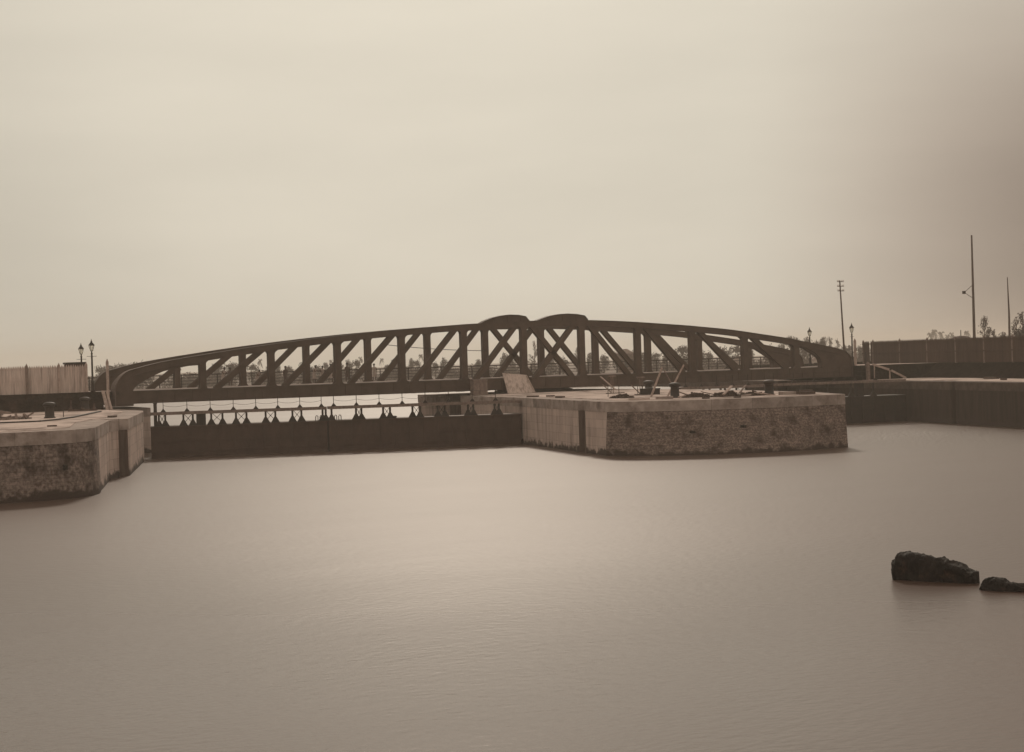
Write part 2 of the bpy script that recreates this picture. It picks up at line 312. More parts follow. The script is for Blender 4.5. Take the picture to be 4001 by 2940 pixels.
ground([(33.9, -1.2), (32.6, -10.5), (30.3, -21.5), (27.8, -32.5), (21.8, -55), (27, -72), (159, -72), (159, -1.2)], ZQ + .03)
ground([(34.5, 59), (34.5, 8.8), (159, 8.8), (159, 59)], ZQ + .03)
# raised approach roads
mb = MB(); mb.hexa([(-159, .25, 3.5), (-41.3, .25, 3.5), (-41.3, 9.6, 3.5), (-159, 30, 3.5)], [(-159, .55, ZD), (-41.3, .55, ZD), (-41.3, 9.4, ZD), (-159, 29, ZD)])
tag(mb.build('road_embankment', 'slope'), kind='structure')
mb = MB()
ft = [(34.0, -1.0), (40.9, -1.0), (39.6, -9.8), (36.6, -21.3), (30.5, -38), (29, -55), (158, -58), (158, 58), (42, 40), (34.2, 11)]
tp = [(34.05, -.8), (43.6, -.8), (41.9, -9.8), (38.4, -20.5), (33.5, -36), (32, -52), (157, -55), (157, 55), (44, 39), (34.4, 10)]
mb.hexa([(x, y, 3.5) for x, y in ft], [(x, y, ZD) for x, y in tp]); M['slope_r'] = mat('vignetted_embankment', (.008, .006, .005), (.02, .014, .011), 1.6, .95, spec=.0, detail=7, bump=.1, bscale=3)  # right slope: edge vignetting and missing sunlight put into the dark colour
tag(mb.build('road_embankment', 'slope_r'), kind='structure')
sheet('road', [(-159, 1.4), (-41.4, 1.4), (-41.4, 8.6), (-159, 27)], ZD + .02, 'dirt')
sheet('road', [(34.5, .2), (45, .2), (44.4, 9), (34.5, 9)], ZD + .02, 'dirt')
# ------------------------------------------------------------------ swing bridge
TOP = [(-39.15, 6.88), (-36.98, 7.43), (-34.62, 7.79), (-32.24, 8.11), (-29.82, 8.42), (-27.37, 8.71), (-23.82, 9.08), (-20.9, 9.35), (-17.62, 9.62), (-13.2, 9.91), (-9.12, 10.13), (-7.2, 10.2), (-2.43, 10.34), (3.6, 10.31), (6.39, 10.19), (9.15, 10.02), (14.41, 9.62), (18.89, 9.18), (20.59, 8.95), (25.72, 8.2), (31.02, 7.2), (32.63, 6.83)]
ZB0, ZB1 = 4.12, 5.18
def topz(x): return interp(TOP, x)
def outline_chord(x0, x1, off0, off1, n=26):
    up = []; dn = []
    for k in range(n + 1):
        x = lerp(x0, x1, k / n); up.append((x, topz(x) + off1)); dn.append((x, topz(x) + off0))
    return dn + up[::-1]
bridge = empty('swing_bridge', (0, 0, 3.73), 'long iron bowstring swing bridge across both locks with two humped plates at its crown', 'bridge')
def loc(mb): mb.v = [(v[0], v[1], v[2] - 3.73) for v in mb.v]; return mb
XP = [-33 + 6 * k for k in range(12)]
def make_truss(y0, far=False):
    W = .72; yc = y0 + W / 2
    t = MB()
    # bottom chord: web box with proud flanges and stiffeners
    t.box(-40.0, 33.55, y0 + .07, y0 + W - .07, ZB0 + .05, ZB1 - .05)
    t.box(-40.2, 33.66, y0, y0 + W, ZB0, ZB0 + .05); t.box(-39.0, 33.6, y0, y0 + W, ZB1 - .05, ZB1)
    x = -38.4
    while x < 33.2:
        t.box(x - .05, x + .05, y0 + .01, y0 + .075, ZB0 + .052, ZB1 - .052); x += 1.5
    # top chord: web, upper and lower flange following the curve
    n = 60; xs = [lerp(-38.9, 32.5, k / n) for k in range(n + 1)]
    for a, b_ in zip(xs, xs[1:]):
        for (lo, hi, ya, yb) in ((-.50, -.05, y0 + .07, y0 + W - .07), (-.05, 0, y0, y0 + W), (-.56, -.50, y0, y0 + W)):
            t.hexa([(a, ya, topz(a) + lo), (b_, ya, topz(b_) + lo), (b_, yb, topz(b_) + lo), (a, yb, topz(a) + lo)],
                   [(a, ya, topz(a) + hi), (b_, ya, topz(b_) + hi), (b_, yb, topz(b_) + hi), (a, yb, topz(a) + hi)])
    T = loc(t).build('truss', 'iron', bridge)
    # end webs: solid plates with a curved opening edge, a rim flange round the outside
    def plate(outer, inner, name):
        e = MB()
        # quads between outer (z top) and inner (opening edge), matched lists
        for (a, b_), (c, d) in zip(zip(outer, outer[1:]), zip(inner, inner[1:])):
            e.hexa([(a[0], y0 + .09, a[1]), (b_[0], y0 + .09, b_[1]), (d[0], y0 + .09, d[1]), (c[0], y0 + .09, c[1])],
                   [(a[0], y0 + W - .09, a[1]), (b_[0], y0 + W - .09, b_[1]), (d[0], y0 + W - .09, d[1]), (c[0], y0 + W - .09, c[1])])
        return e
    OL = [(-40.35, 4.9), (-40.35, 5.36), (-40.26, 5.72), (-40.1, 6.02), (-39.77, 6.44), (-39.4, 6.73), (-39.0, 6.9), (-38.0, 7.12), (-36.98, 7.38), (-35.5, 7.6), (-34.2, 7.8), (-33.2, 7.9)]
    IL = [(-38.9, 5.1), (-38.9, 5.2), (-38.85, 5.35), (-38.6, 5.6), (-38.1, 5.9), (-37.42, 6.26), (-36.9, 6.5), (-36.33, 6.72), (-35.6, 6.88), (-34.9, 7.0), (-34.2, 7.1), (-33.2, 7.15)]
    e = plate(OL, IL, 'l'); e.box(-40.33, -38.9, y0 + .09, y0 + W - .09, 3.95, 5.1)
    rim = MB()
    RL = [(-40.37, 3.95), (-40.37, 4.9)] + [(x - .02, z + .02) for x, z in OL[1:8]]
    wid = [1.9, 1.75, 1.6, 1.5, 1.35, 1.1, .9, .78, .74] if not far else [W] * 9
    for k in range(len(RL) - 1):
        a, b_ = RL[k], RL[k + 1]
        rim.hexa([(a[0] - .05, y0, a[1]), (b_[0] - .05, y0, b_[1]), (b_[0] - .05, y0 + wid[k + 1], b_[1]), (a[0] - .05, y0 + wid[k], a[1])],
                 [(a[0] + .03, y0, a[1]), (b_[0] + .03, y0, b_[1]), (b_[0] + .03, y0 + wid[k + 1], b_[1]), (a[0] + .03, y0 + wid[k], a[1])])
    ORr = [(27.3, 7.9), (28.65, 7.6), (29.4, 7.45), (30.5, 7.22), (31.5, 7.03), (32.4, 6.84), (33.0, 6.6), (33.42, 6.2), (33.6, 5.7), (33.66, 5.1)]
    IR = [(27.3, 7.3), (28.1, 7.12), (28.65, 6.9), (29.1, 6.65), (29.4, 6.42), (29.7, 6.15), (29.85, 5.9), (29.92, 5.6), (29.93, 5.3), (29.93, 5.1)]
    e2 = plate(ORr, IR, 'r')
    for (a, b_), (c, d) in zip(zip(IR, IR[1:]), zip(ORr, ORr[1:])): pass
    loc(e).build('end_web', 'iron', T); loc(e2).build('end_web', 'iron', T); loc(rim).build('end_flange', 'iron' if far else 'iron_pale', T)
    rim2 = MB(); RR = [(32.4, 6.86), (33.0, 6.63), (33.44, 6.22), (33.64, 5.7), (33.7, 5.1), (33.7, 4.12)]
    for a, b_ in zip(RR, RR[1:]): rim2.bar((a[0], y0 + W / 2, a[1]), (b_[0], y0 + W / 2, b_[1]), W, .07, up=(1, 0, .9))
    rim3 = MB()
    for a, b_ in zip(IR, IR[1:]): rim3.bar((a[0], y0 + W / 2, a[1]), (b_[0], y0 + W / 2, b_[1]), W, .05, up=(1, 0, .9))
    rim2.v += []; loc(rim2).build('end_flange', 'iron', T); loc(rim3).build('opening_flange', 'iron', T)
    # posts with filleted feet and heads
    for k, x in enumerate(XP):
        w = .27; zt = topz(x) - .54; zb = ZB1 - .02; r = .34 if k not in (0, 11) else .22
        L_ = [(x - w - r, zb)] + [(x - w - r + r * sin(a), zb + r - r * cos(a)) for a in [pi / 8 * q for q in range(1, 4)]] + [(x - w, zb + r)]
        L_ += [(x - w, zt - r)] + [(x - w - r + r * cos(a), zt - r + r * sin(a)) for a in [pi / 8 * q for q in range(1, 4)]] + [(x - w - r, zt + (topz(x - w - r) - topz(x)))]
        Rr = [(2 * x - a, b_) for a, b_ in L_]; Rr[-1] = (x + w + r, zt + (topz(x + w + r) - topz(x)))
        p = MB()
        poly = Rr[:]                                  # up the right side
        full = poly + L_[::-1]
        # front and back gusset plates with a narrower core between
        for ya, yb in ((y0 + .07, y0 + .13), (y0 + W - .13, y0 + W - .07)):
            for i in range(len(L_) - 1):
                p.hexa([(L_[i][0], ya, L_[i][1]), (Rr[i][0], ya, Rr[i][1]), (Rr[i + 1][0], ya, Rr[i + 1][1]), (L_[i + 1][0], ya, L_[i + 1][1])],
                       [(L_[i][0], yb, L_[i][1]), (Rr[i][0], yb, Rr[i][1]), (Rr[i + 1][0], yb, Rr[i + 1][1]), (L_[i + 1][0], yb, L_[i + 1][1])])
        p.box(x - w + .04, x + w - .04, y0 + .13, y0 + W - .13, zb, zt)
        loc(p).build('post', 'iron', T)
    # diagonal braces, two leaves each
    def brace(xa, za, xb, zb):
        p = MB(); a = Vector((xa, 0, za)); b_ = Vector((xb, 0, zb)); t = (b_ - a).normalized(); nrm = Vector((-t.z, 0, t.x)) * .235
        for ya, yb in ((y0 + .145, y0 + .21), (y0 + W - .21, y0 + W - .145)):
            q = [a - nrm, b_ - nrm, b_ + nrm, a + nrm]
            p.hexa([(v.x, ya, v.z) for v in q], [(v.x, yb, v.z) for v in q])
        n2 = nrm * .72; q = [a - n2, b_ - n2, b_ + n2, a + n2]
        p.hexa([(v.x, y0 + .21, v.z) for v in q], [(v.x, y0 + W - .21, v.z) for v in q])
        loc(p).build('brace', 'iron', T)
    for k in range(len(XP) - 1):
        xa, xb = XP[k], XP[k + 1]; cross = k == 5
        if xb <= -3.01 + 6 or cross:
            if xb <= -2.9 or cross: brace(xa + 1.05, ZB1 - .1, xb - .75, topz(xb - .75) - .35)
        if xa >= 2.9 or cross: brace(xa + .75, topz(xa + .75) - .35, xb - 1.05, ZB1 - .1)
    if far: brace(-35.6, ZB1 - .1, -33.1, 6.95)
    # humped plate over the middle panel
    h = [(-1.7, .0), (-1.2, .17), (-.35, .42), (.6, .56), (1.5, .60), (2.5, .54), (3.28, .40), (3.62, .03)]
    if far: h = [(-3.6, .0), (-3.1, .28), (-2.2, .58), (-1.3, .76), (-.4, .84), (.5, .80), (1.3, .66), (1.75, .15)]
    p = MB()
    for (a, da), (b_, db) in zip(h, h[1:]):
        for ya, yb, k0 in ((y0 + .07, y0 + W - .07, 0), (y0 - .03, y0 + W + .03, 1)):
            za0, zb0 = (10.28, 10.28) if not k0 else (10.34 + da - .05, 10.34 + db - .05)
            p.hexa([(a, ya, za0), (b_, ya, zb0), (b_, yb, zb0), (a, yb, za0)], [(a, ya, 10.34 + da - (.0 if k0 else .05)), (b_, ya, 10.34 + db - (.0 if k0 else .05)), (b_, yb, 10.34 + db - (.0 if k0 else .05)), (a, yb, 10.34 + da - (.0 if k0 else .05))])
    for x in ((-.5, 1.0, 2.4) if not far else (-2, -.6, .8)): p.box(x - .04, x + .04, y0 + .02, y0 + .075, 10.3, 10.34 + interp(h, x) - .06)
    loc(p).build('humped_plate', 'iron', T)
    return T
make_truss(0.0); make_truss(8.35, far=True)
d = MB(); d.box(-40.4, 33.7, .78, 8.29, 4.9, ZD); loc(d).build('deck', 'timber_mid', bridge)
c = MB()
for x in [-39 + 3 * k for k in range(25)]: c.box(x - .12, x + .12, .7, 8.35, 4.3, 4.9)
loc(c).build('cross_girders', 'iron_dark', bridge)
fw = MB(); fw.box(-40.4, 33.7, 9.1, 11.1, 5.05, ZD); loc(fw).build('footway', 'timber_mid', bridge)
for x in [-39 + 3 * k for k in range(25)]:
    br = MB(); br.hexa([(x - .06, 9.06, 4.35), (x + .06, 9.06, 4.35), (x + .06, 9.2, 4.35), (x - .06, 9.2, 4.35)], [(x - .06, 9.06, 5.05), (x + .06, 9.06, 5.05), (x + .06, 11.1, 5.05), (x - .06, 11.1, 5.05)])
    loc(br).build('footway_bracket', 'iron_dark', bridge)
rl = MB()
rl.tube([(-40.4, 10.95, 6.32), (33.7, 10.95, 6.32)], .055, 6)
for z in (6.05, 5.78, 5.5): rl.tube([(-40.4, 10.95, z), (33.7, 10.95, z)], .024, 5)
R_ = loc(rl).build('railing', 'iron_dark', bridge)
for x in [-40.2, -37.1, -33.98, -31.99, -28.7, -25.47, -22.4, -19.41, -15.98, -12.93, -10.06, -6.67, -3.4, -.2, 3.0, 6.2, 9.4, 12.69, 15.0, 17.35, 18.57, 21.2, 23.6, 24.63, 27.4, 30.04, 32.9]:
    p = MB(); p.tube([(x, 10.95, ZD), (x, 10.95, 6.38)], .045, 6); p.tube([(x, 10.95, 5.9), (x, 11.09, 5.1)], .02, 4); loc(p).build('railing_post', 'iron_dark', R_)
pv = MB(); pv.lathe([(3.7, 3.7), (3.7, 3.95), (3.4, 4.0), (3.4, 4.3)], 32); pv.v = [(x, y + 4.5, z) for x, y, z in pv.v]; loc(pv).build('turntable_drum', 'iron_dark', bridge)
for sx, x in ((1, -40.45), (-1, 33.75)):
    ap = MB(); ap.box(min(x, x - sx * .8), max(x, x - sx * .8), .8, 8.3, 4.9, ZD - .01); loc(ap).build('apron_plate', 'iron_dark', bridge)
rp = MB(); rp.tube([(lerp(-13.4, -3.2, q / 10), 7.9, lerp(8.55, 7.75, q / 10) - .5 * (q / 10) * (1 - q / 10)) for q in range(11)], .03, 5); loc(rp).build('rope', 'iron_dark', bridge)
# ------------------------------------------------------------------ lock gates with their gangways
def gate(name, A, B, t0, t1, ztop, zwalk, label, pairs, stan, boxes=(), thick=2.0, feet=True, singles=(), plate='gate'):
    A = Vector(A); B = Vector(B); dv = B - A; ang = math.atan2(dv.y, dv.x); Lg = dv.length
    root = empty(name, (A.x + dv.x * t0, A.y + dv.y * t0, 0), label, 'lock gate', 'lock gates', ang)
    s0 = t0 * Lg; ln = (t1 - t0) * Lg
    def S(t): return t * Lg - s0
    g_ = MB(); g_.box(0, ln, 0, thick, -1.5, ztop - .12); g_.box(-.02, ln + .02, -.12, thick + .1, ztop - .12, ztop)
    x = .7
    while x < ln - .3: g_.box(x - .05, x + .05, -.07, .001, -1.5, ztop - .12); x += 1.15
    for z in (.5, 1.3): g_.box(0.01, ln - .01, -.1, -.072, z - .05, z + .05)
    g_.build('gate_leaf', plate, root)
    w_ = MB(); w_.box(0, ln, -.15, .95, zwalk - .05, zwalk); w_.box(0, ln, -.17, -.13, zwalk - .2, zwalk + .03); w_.box(0, ln, .93, .97, zwalk - .2, zwalk + .02)
    w_.build('gangway', 'timber_mid', root)
    def leg(t, w=.15, fl=.34, par=root):
        x = S(t); p = MB()
        p.box(x - w / 2, x + w / 2, .05, .19, ztop, zwalk - .05)
        if feet: p.hexa([(x - fl, .02, ztop), (x + fl, .02, ztop), (x + fl, .22, ztop), (x - fl, .22, ztop)], [(x - w * .56, .04, ztop + .46), (x + w * .56, .04, ztop + .46), (x + w * .56, .20, ztop + .46), (x - w * .56, .20, ztop + .46)])
        return p.build('trestle_leg', 'iron_dark', par)
    for pr_ in pairs:
        for t in pr_: leg(t)
        if len(pr_) == 2 and abs(pr_[1] - pr_[0]) * Lg > .35:
            xa, xb = S(pr_[0]), S(pr_[1]); p = MB()
            p.tube([(xa, -.02, ztop + .15), (xb, -.02, zwalk - .1)], .02, 5); p.tube([(xa, .02, zwalk - .1), (xb, .02, ztop + .15)], .02, 5)
            p.lathe([(.01, -.05), (.05, -.05), (.05, .05), (.01, .05)], 8)
            k = len(p.v) - 32; cx_, cz_ = (xa + xb) / 2, (ztop + zwalk) / 2 + .03
            p.v = p.v[:k] + [(v[0] + cx_, v[2], v[1] + cz_) for v in p.v[k:]]
            p.build('cross_brace', 'iron_dark', root)
    for t in stan:
        x = S(t); p = MB(); p.tube([(x, -.1, zwalk), (x, -.1, zwalk + .98)], .028, 6)
        p.hexa([(x - .24, -.14, zwalk), (x + .24, -.14, zwalk), (x + .24, -.08, zwalk), (x - .24, -.08, zwalk)], [(x - .03, -.12, zwalk + .28), (x + .03, -.12, zwalk + .28), (x + .03, -.09, zwalk + .28), (x - .03, -.09, zwalk + .28)])
        p.build('stanchion', 'iron_dark', root)
    for a, b_ in zip(stan, stan[1:]):
        xa, xb = S(a), S(b_); p = MB()
        if xb - xa > 2.6: continue
        for zz, sg in ((zwalk + .95, .10), (zwalk + .55, .13)):
            p.tube([(lerp(xa, xb, q / 8), -.1, zz - sg * 4 * (q / 8) * (1 - q / 8)) for q in range(9)], .011, 4)
        p.build('hand_chain', 'iron_dark', root)
    for (ta, tb, z0, z1) in boxes:
        p = MB(); p.box(S(ta), S(tb), .1, .8, z0, z1); p.box(S(ta) - .04, S(tb) + .04, .06, .84, z1 - .06, z1); p.build('gear_box', 'iron_dark', root)
    for t in singles:
        x = S(t); p = MB()
        for q in range(2):
            o2 = x + (q - .5) * .34; p.tube([(o2 - .09, .3, ztop)] + [(o2 - .09 * cos(a), .3, ztop + .32 + .09 * sin(a)) for a in [pi / 4 * j for j in range(5)]] + [(o2 + .09, .3, ztop)], .035, 6)
        p.build('sluice_hoop', 'iron_dark', root)
    return root
A_, B_ = (-39.5, -8.5), (-11.5, -15.5)
tl = [.0174, .0342, .0821, .1071, .156, .186, .2222, .2503, .3019, .3281, .3745, .3988, .4566, .4652]
gate('lock_gate', A_, B_, -.005, .4675, 2.45, 3.53, 'left leaf of the wide lock gate, its dark wet plating below a chained gangway', list(zip(tl[::2], tl[1::2])), [.0295, .0922, .154, .2154, .2757, .335, .3946, .4531],
     boxes=[(.1166, .1417, 2.45, 3.46), (.004, .013, 2.45, 4.3)], singles=[.447])
tr = [.5485, .5633, .6234, .6426, .7052, .7259, .7761, .7955, .8612, .8764, .9367, .949]
gate('lock_gate', A_, B_, .4725, 1.01, 2.45, 3.54, 'right leaf of the wide lock gate, running up to the island pier', [(.4811,)] + list(zip(tr[::2], tr[1::2])), [.4867, .5492, .6121, .676, .7402, .8056, .8727, .9388],
     boxes=[(.64, .66, 2.45, 2.62)], singles=[.4985])
A2, B2 = (6, -8), (29, -12)  # narrow gate: darker plating puts the lock recess's shade into colour
gate('lock_gate', A2, B2, .10, .44, 2.5, 3.88, 'left leaf of the narrow lock gate, its gangway glimpsed over the island rubble', [(.1947, .2212), (.267, .2851), (.3333, .3741)], [.1187, .1831, .2478, .314, .3784], plate='iron_dark')
gate('lock_gate', A2, B2, .445, 1.06, 2.5, 3.92, 'right leaf of the narrow lock gate, nearly black, below the short end of the bridge', [(.6,), (.7222,), (.8233,), (.9208,)], [.4865, .5714, .6592, .7465, .8378, .9264], boxes=[(.8524, .8792, 2.5, 3.85)], plate='iron_dark')

def pier_part(pier, name, m, x0, x1, y0, y1, z0, z1):
    r = next(o for o in sc.objects if o.name == pier); L0 = r.location; p = MB(); p.box(x0 - L0.x, x1 - L0.x, y0 - L0.y, y1 - L0.y, z0, z1); p.build(name, m, r)
for x, y, z in ((-7.2, -41.9, 1.75), (-10.7, -41.0, 1.5)): pier_part('island_pier', 'weep_hole', 'hole', x - .11, x + .11, y - .12, y + .3, z, z + .18)
pier_part('entrance_pier', 'weep_hole', 'hole', -53.5, -53.32, -45.9, -45.2, 1.6, 1.85)
# ------------------------------------------------------------------ fences
def fence(name, posts, z0, h, label, bm_, pk=.175, extra=.16, rails=(.45, .87), skip=()):
    root = empty(name, (posts[0][0], posts[0][1], z0), label, 'fence')
    o = Vector((posts[0][0], posts[0][1], 0)); b = MB(); rnd = random.Random(3)
    for i in range(len(posts) - 1):
        a = Vector((*posts[i], 0)) - o; c = Vector((*posts[i + 1], 0)) - o; t = (c - a).normalized(); L_ = (c - a).length; nn = Vector((-t.y, t.x, 0)) * .03
        n = max(1, int(L_ / pk)); w = L_ / n
        for k in range(n):
            if (i, k) in skip: continue
            p = a + t * (w * (k + .03)); q = a + t * (w * (k + .97)); m_ = (p + q) / 2; hh = h + rnd.uniform(-.03, .03); j = rnd.uniform(-.006, .006)
            def V(v, z, s): return (v.x + nn.x * s, v.y + nn.y * s + j, z)
            bt = [V(p, -.02, -.4), V(q, -.02, -.4), V(q, hh - .21, -.4), V(m_, hh, -.4), V(p, hh - .21, -.4)]
            tp = [V(p, -.02, .4), V(q, -.02, .4), V(q, hh - .21, .4), V(m_, hh, .4), V(p, hh - .21, .4)]
            b.hexa(bt, tp)
    b.build('pickets', bm_, root)
    for r in rails:
        rr = MB()
        for i in range(len(posts) - 1):
            a = Vector((*posts[i], 0)) - o; c = Vector((*posts[i + 1], 0)) - o; t = (c - a).normalized(); nn = Vector((t.y, -t.x, 0)) * .06
            rr.bar((a.x + nn.x, a.y + nn.y, h * r), (c.x + nn.x, c.y + nn.y, h * r), .07, .11)
        rr.build('rail', 'timber_mid' if bm_ == 'board' else 'board_dark', root)
    for i, pz in enumerate(posts):
        a = Vector((*pz, 0)) - o; p = MB(); s = .085; zt = h + extra; a = a + Vector((0, -.13, 0))
        p.box(a.x - s, a.x + s, a.y - s, a.y + s, -.3, zt - .2); p.hexa([(a.x - s, a.y - s, zt - .2), (a.x + s, a.y - s, zt - .2), (a.x + s, a.y + s, zt - .2), (a.x - s, a.y + s, zt - .2)], [(a.x - .015, a.y - .015, zt), (a.x + .015, a.y - .015, zt), (a.x + .015, a.y + .015, zt), (a.x - .015, a.y + .015, zt)])
        p.build('post', 'timber' if bm_ == 'board' and i != 2 else 'timber_mid', root)
    return root
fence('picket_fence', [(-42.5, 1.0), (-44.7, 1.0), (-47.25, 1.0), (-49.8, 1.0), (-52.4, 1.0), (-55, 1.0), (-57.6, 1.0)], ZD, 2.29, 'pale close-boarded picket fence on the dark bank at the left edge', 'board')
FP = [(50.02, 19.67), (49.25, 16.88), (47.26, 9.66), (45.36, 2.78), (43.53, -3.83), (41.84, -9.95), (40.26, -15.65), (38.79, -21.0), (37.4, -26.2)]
fence('picket_fence', FP, ZD + .05, 2.48, 'dark picket fence along the raised road at the right edge', 'board_dark', skip=[(0, k) for k in (11, 12)])
# ------------------------------------------------------------------ street lamps
def lamp(x, y, z, H, label, rz):
    r = empty('street_lamp', (x, y, z), label, 'street lamp', 'lamps at the bridge ends', rz)
    p = MB(); p.lathe([(.2, 0), (.2, .12), (.15, .2), (.13, .75), (.15, .8), (.085, .95), (.07, H - 1.25), (.09, H - 1.2), (.05, H - 1.1), (.045, H - .98)], 12); p.build('lamp_post', 'iron_dark', r, True)
    c = MB(); c.tube([(-.42, 0, H - 1.42), (.42, 0, H - 1.42)], .02, 6); c.build('ladder_bar', 'iron_dark', r)
    f = MB(); zb, zt = H - .98, H - .52
    for k in range(4):
        a = pi / 4 + k * pi / 2; a2 = a + pi / 2
        f.tube([(.10 * cos(a), .10 * sin(a), zb), (.235 * cos(a), .235 * sin(a), zt)], .022, 5)
        f.tube([(.235 * cos(a), .235 * sin(a), zt), (.235 * cos(a2), .235 * sin(a2), zt)], .022, 5)
        f.tube([(.10 * cos(a), .10 * sin(a), zb), (.10 * cos(a2), .10 * sin(a2), zb)], .025, 5)
    f.build('lantern_frame', 'iron_dark', r)
    g_ = MB(); g_.hexa([(.085 * cos(a), .085 * sin(a), zb + .01) for a in [pi / 4 + k * pi / 2 for k in range(4)]], [(.215 * cos(a), .215 * sin(a), zt - .02) for a in [pi / 4 + k * pi / 2 for k in range(4)]]); g_.build('lantern_glass', 'glass', r)
    t = MB(); t.lathe([(.27, zt), (.25, zt + .04), (.13, zt + .2), (.09, zt + .22), (.09, zt + .3), (.05, zt + .34), (.012, H)], 8); t.build('lantern_hood', 'iron_dark', r)
lamp(-42.0, .95, ZD, 4.34, 'left-hand bank, nearer iron lamp, standing clear at the end of the pale fence', .2)
lamp(-41.15, 9.3, ZD, 4.18, 'left-hand bank, farther iron lamp, its post rising behind the pale fence', .2)
lamp(34.35, .9, ZD, 4.36, 'right-hand bank, nearer iron lamp, against the rounded end of the bridge', .5)
lamp(39.3, 15.0, ZD, 4.25, 'right-hand bank, farther iron lamp, seen over the low end of the bridge truss', .5)
# kiosk behind the left fence
k = empty('kiosk', (-42.3, 6.5, ZD), 'flat-topped sentry box behind the pale fence, only its roof showing', 'hut')
p = MB(); p.box(-.75, .75, -.6, .6, 0, 2.35); p.build('wall', 'board_dark', k); p = MB(); p.box(-.85, .85, -.7, .7, 2.35, 2.5); p.build('roof', 'iron_dark', k)
def pointed_post(x, y, z0, z1, w, label, m='timber'):
    o = MB(); s = w / 2; o.box(-s, s, -s, s, 0, z1 - z0 - .25); o.hexa([(-s, -s, z1 - z0 - .25), (s, -s, z1 - z0 - .25), (s, s, z1 - z0 - .25), (-s, s, z1 - z0 - .25)], [(-.02, -.02, z1 - z0), (.02, -.02, z1 - z0), (.02, .02, z1 - z0), (-.02, .02, z1 - z0)])
    b = o.build('gate_post', m); b.location = (x, y, z0); tag(b, label, 'post')
pointed_post(-41.0, -.1, ZQ, 7.86, .2, 'tall pale pointed post beside the left end of the bridge')
pointed_post(35.15, 1.5, ZD, 7.95, .2, 'tall pale pointed post just right of the bridge\'s right end')
pointed_post(34.45, -1.45, ZQ, 5.6, .3, 'short thick pale post on the quay under the right end of the bridge', 'timber_mid')
pointed_post(36.2, 1.2, ZD, 6.7, .1, 'short thin dark stake between the right pointed post and the dark fence', 'iron_dark')
# telegraph pole, masts
t = empty('telegraph_pole', (41.65, 11.9, ZD), 'leaning telegraph pole with three small crossarms', 'pole')
p = MB(); p.tube([(0, 0, 0), (-.33, .1, 9.2)], [.12, .07], 10); p.build('pole', 'bark', t)
for z in (9.05, 8.55, 8.05):
    xx = -.33 * z / 9.2; p = MB(); p.bar((xx - .42, 0, z), (xx + .42, 0, z), .07, .07); ca = p.build('crossarm', 'bark', t)
    for dx in (-.38, -.2, .2, .38):
        q = MB(); q.lathe([(.02, z), (.02, z + .06), (.045, z + .08), (.045, z + .15), (.02, z + .18)], 8, (xx + dx, 0)); q.build('insulator', 'white', ca)
t = empty('mast', (68.0, 21.4, ZD), 'tallest wooden mast at the right with a bracketed box on its left side', 'mast')
p = MB(); p.tube([(0, 0, -.5), (0, 0, 15)], [.2, .1], 10); p.build('mast_pole', 'bark', t)
p = MB(); p.tube([(-.05, 0, 9.0), (-.98, .4, 8.15)], .035, 6); p.tube([(-.05, 0, 7.4), (-.98, .4, 8.1)], .035, 6); p.build('bracket', 'iron_dark', t)
p = MB(); p.box(-1.2, -.92, .25, .55, 7.95, 8.3); p.build('signal_box', 'iron_dark', t)
t = MB(); t.tube([(0, 0, 0), (.05, 0, 5.5), (-.08, 0, 10.2)], [.17, .12, .05], 8); t = t.build('mast', 'bark'); t.location = (78.8, 27.3, ZD); tag(t, 'shorter bare pointed mast near the right edge', 'mast')
# hut behind the right fence
h = empty('hut', (63.2, 18.2, ZD - .3), 'low hut behind the dark fence, its thatched hip roof humped above the pickets', 'hut')
p = MB(); p.box(-2.0, 2.0, -1.5, 1.5, 0, 1.9); p.build('wall', 'board_dark', h)
p = MB(); p.lathe([(3.2, 1.8), (2.4, 2.25), (1.5, 2.75), (.8, 3.1), (.05, 3.2)], 14); p.build('thatched_roof', 'debris', h, True)
p = MB(); p.tube([(0, 0, 3.1), (0, 0, 3.85)], .05, 6); p.build('finial', 'iron_dark', h)
# ------------------------------------------------------------------ bollards
def bollard(x, y, label, H=1.1, proto=[None]):
    if proto[0] is None:
        r = empty('bollard', (x, y, ZQ + .02), label, 'bollard', 'cast iron mooring bollards')
        p = MB(); p.lathe([(.40, 0), (.40, .06), (.33, .1), (.31, .5), (.29, .74), (.33, .8)], 20); p.build('shaft', 'iron_dark', r, True)
        p = MB(); p.lathe([(.33, .79), (.43, .85), (.45, .92), (.42, 1.0), (.32, 1.07), (.15, 1.11), (.02, 1.12)], 20); p.build('cap', 'iron_dark', r, True)
        proto[0] = r; return r
    return copy_tree(proto[0], loc=(x, y, ZQ + .02), label=label)
bollard(-49.4, -20.0, 'nearer mushroom bollard, standing clear on the left pier')
bollard(-43.2, -1.6, 'bollard farther back on the left pier, behind a dark timber sledge')
bollard(-8.0, -34.3, 'nearer of the two bollards close together among the poles on the island')
bollard(-2.6, -21.4, 'farther of the two close bollards on the island, half hidden by the nearer one')
bollard(-2.0, -37.4, 'lone bollard at the right end of the island pier')
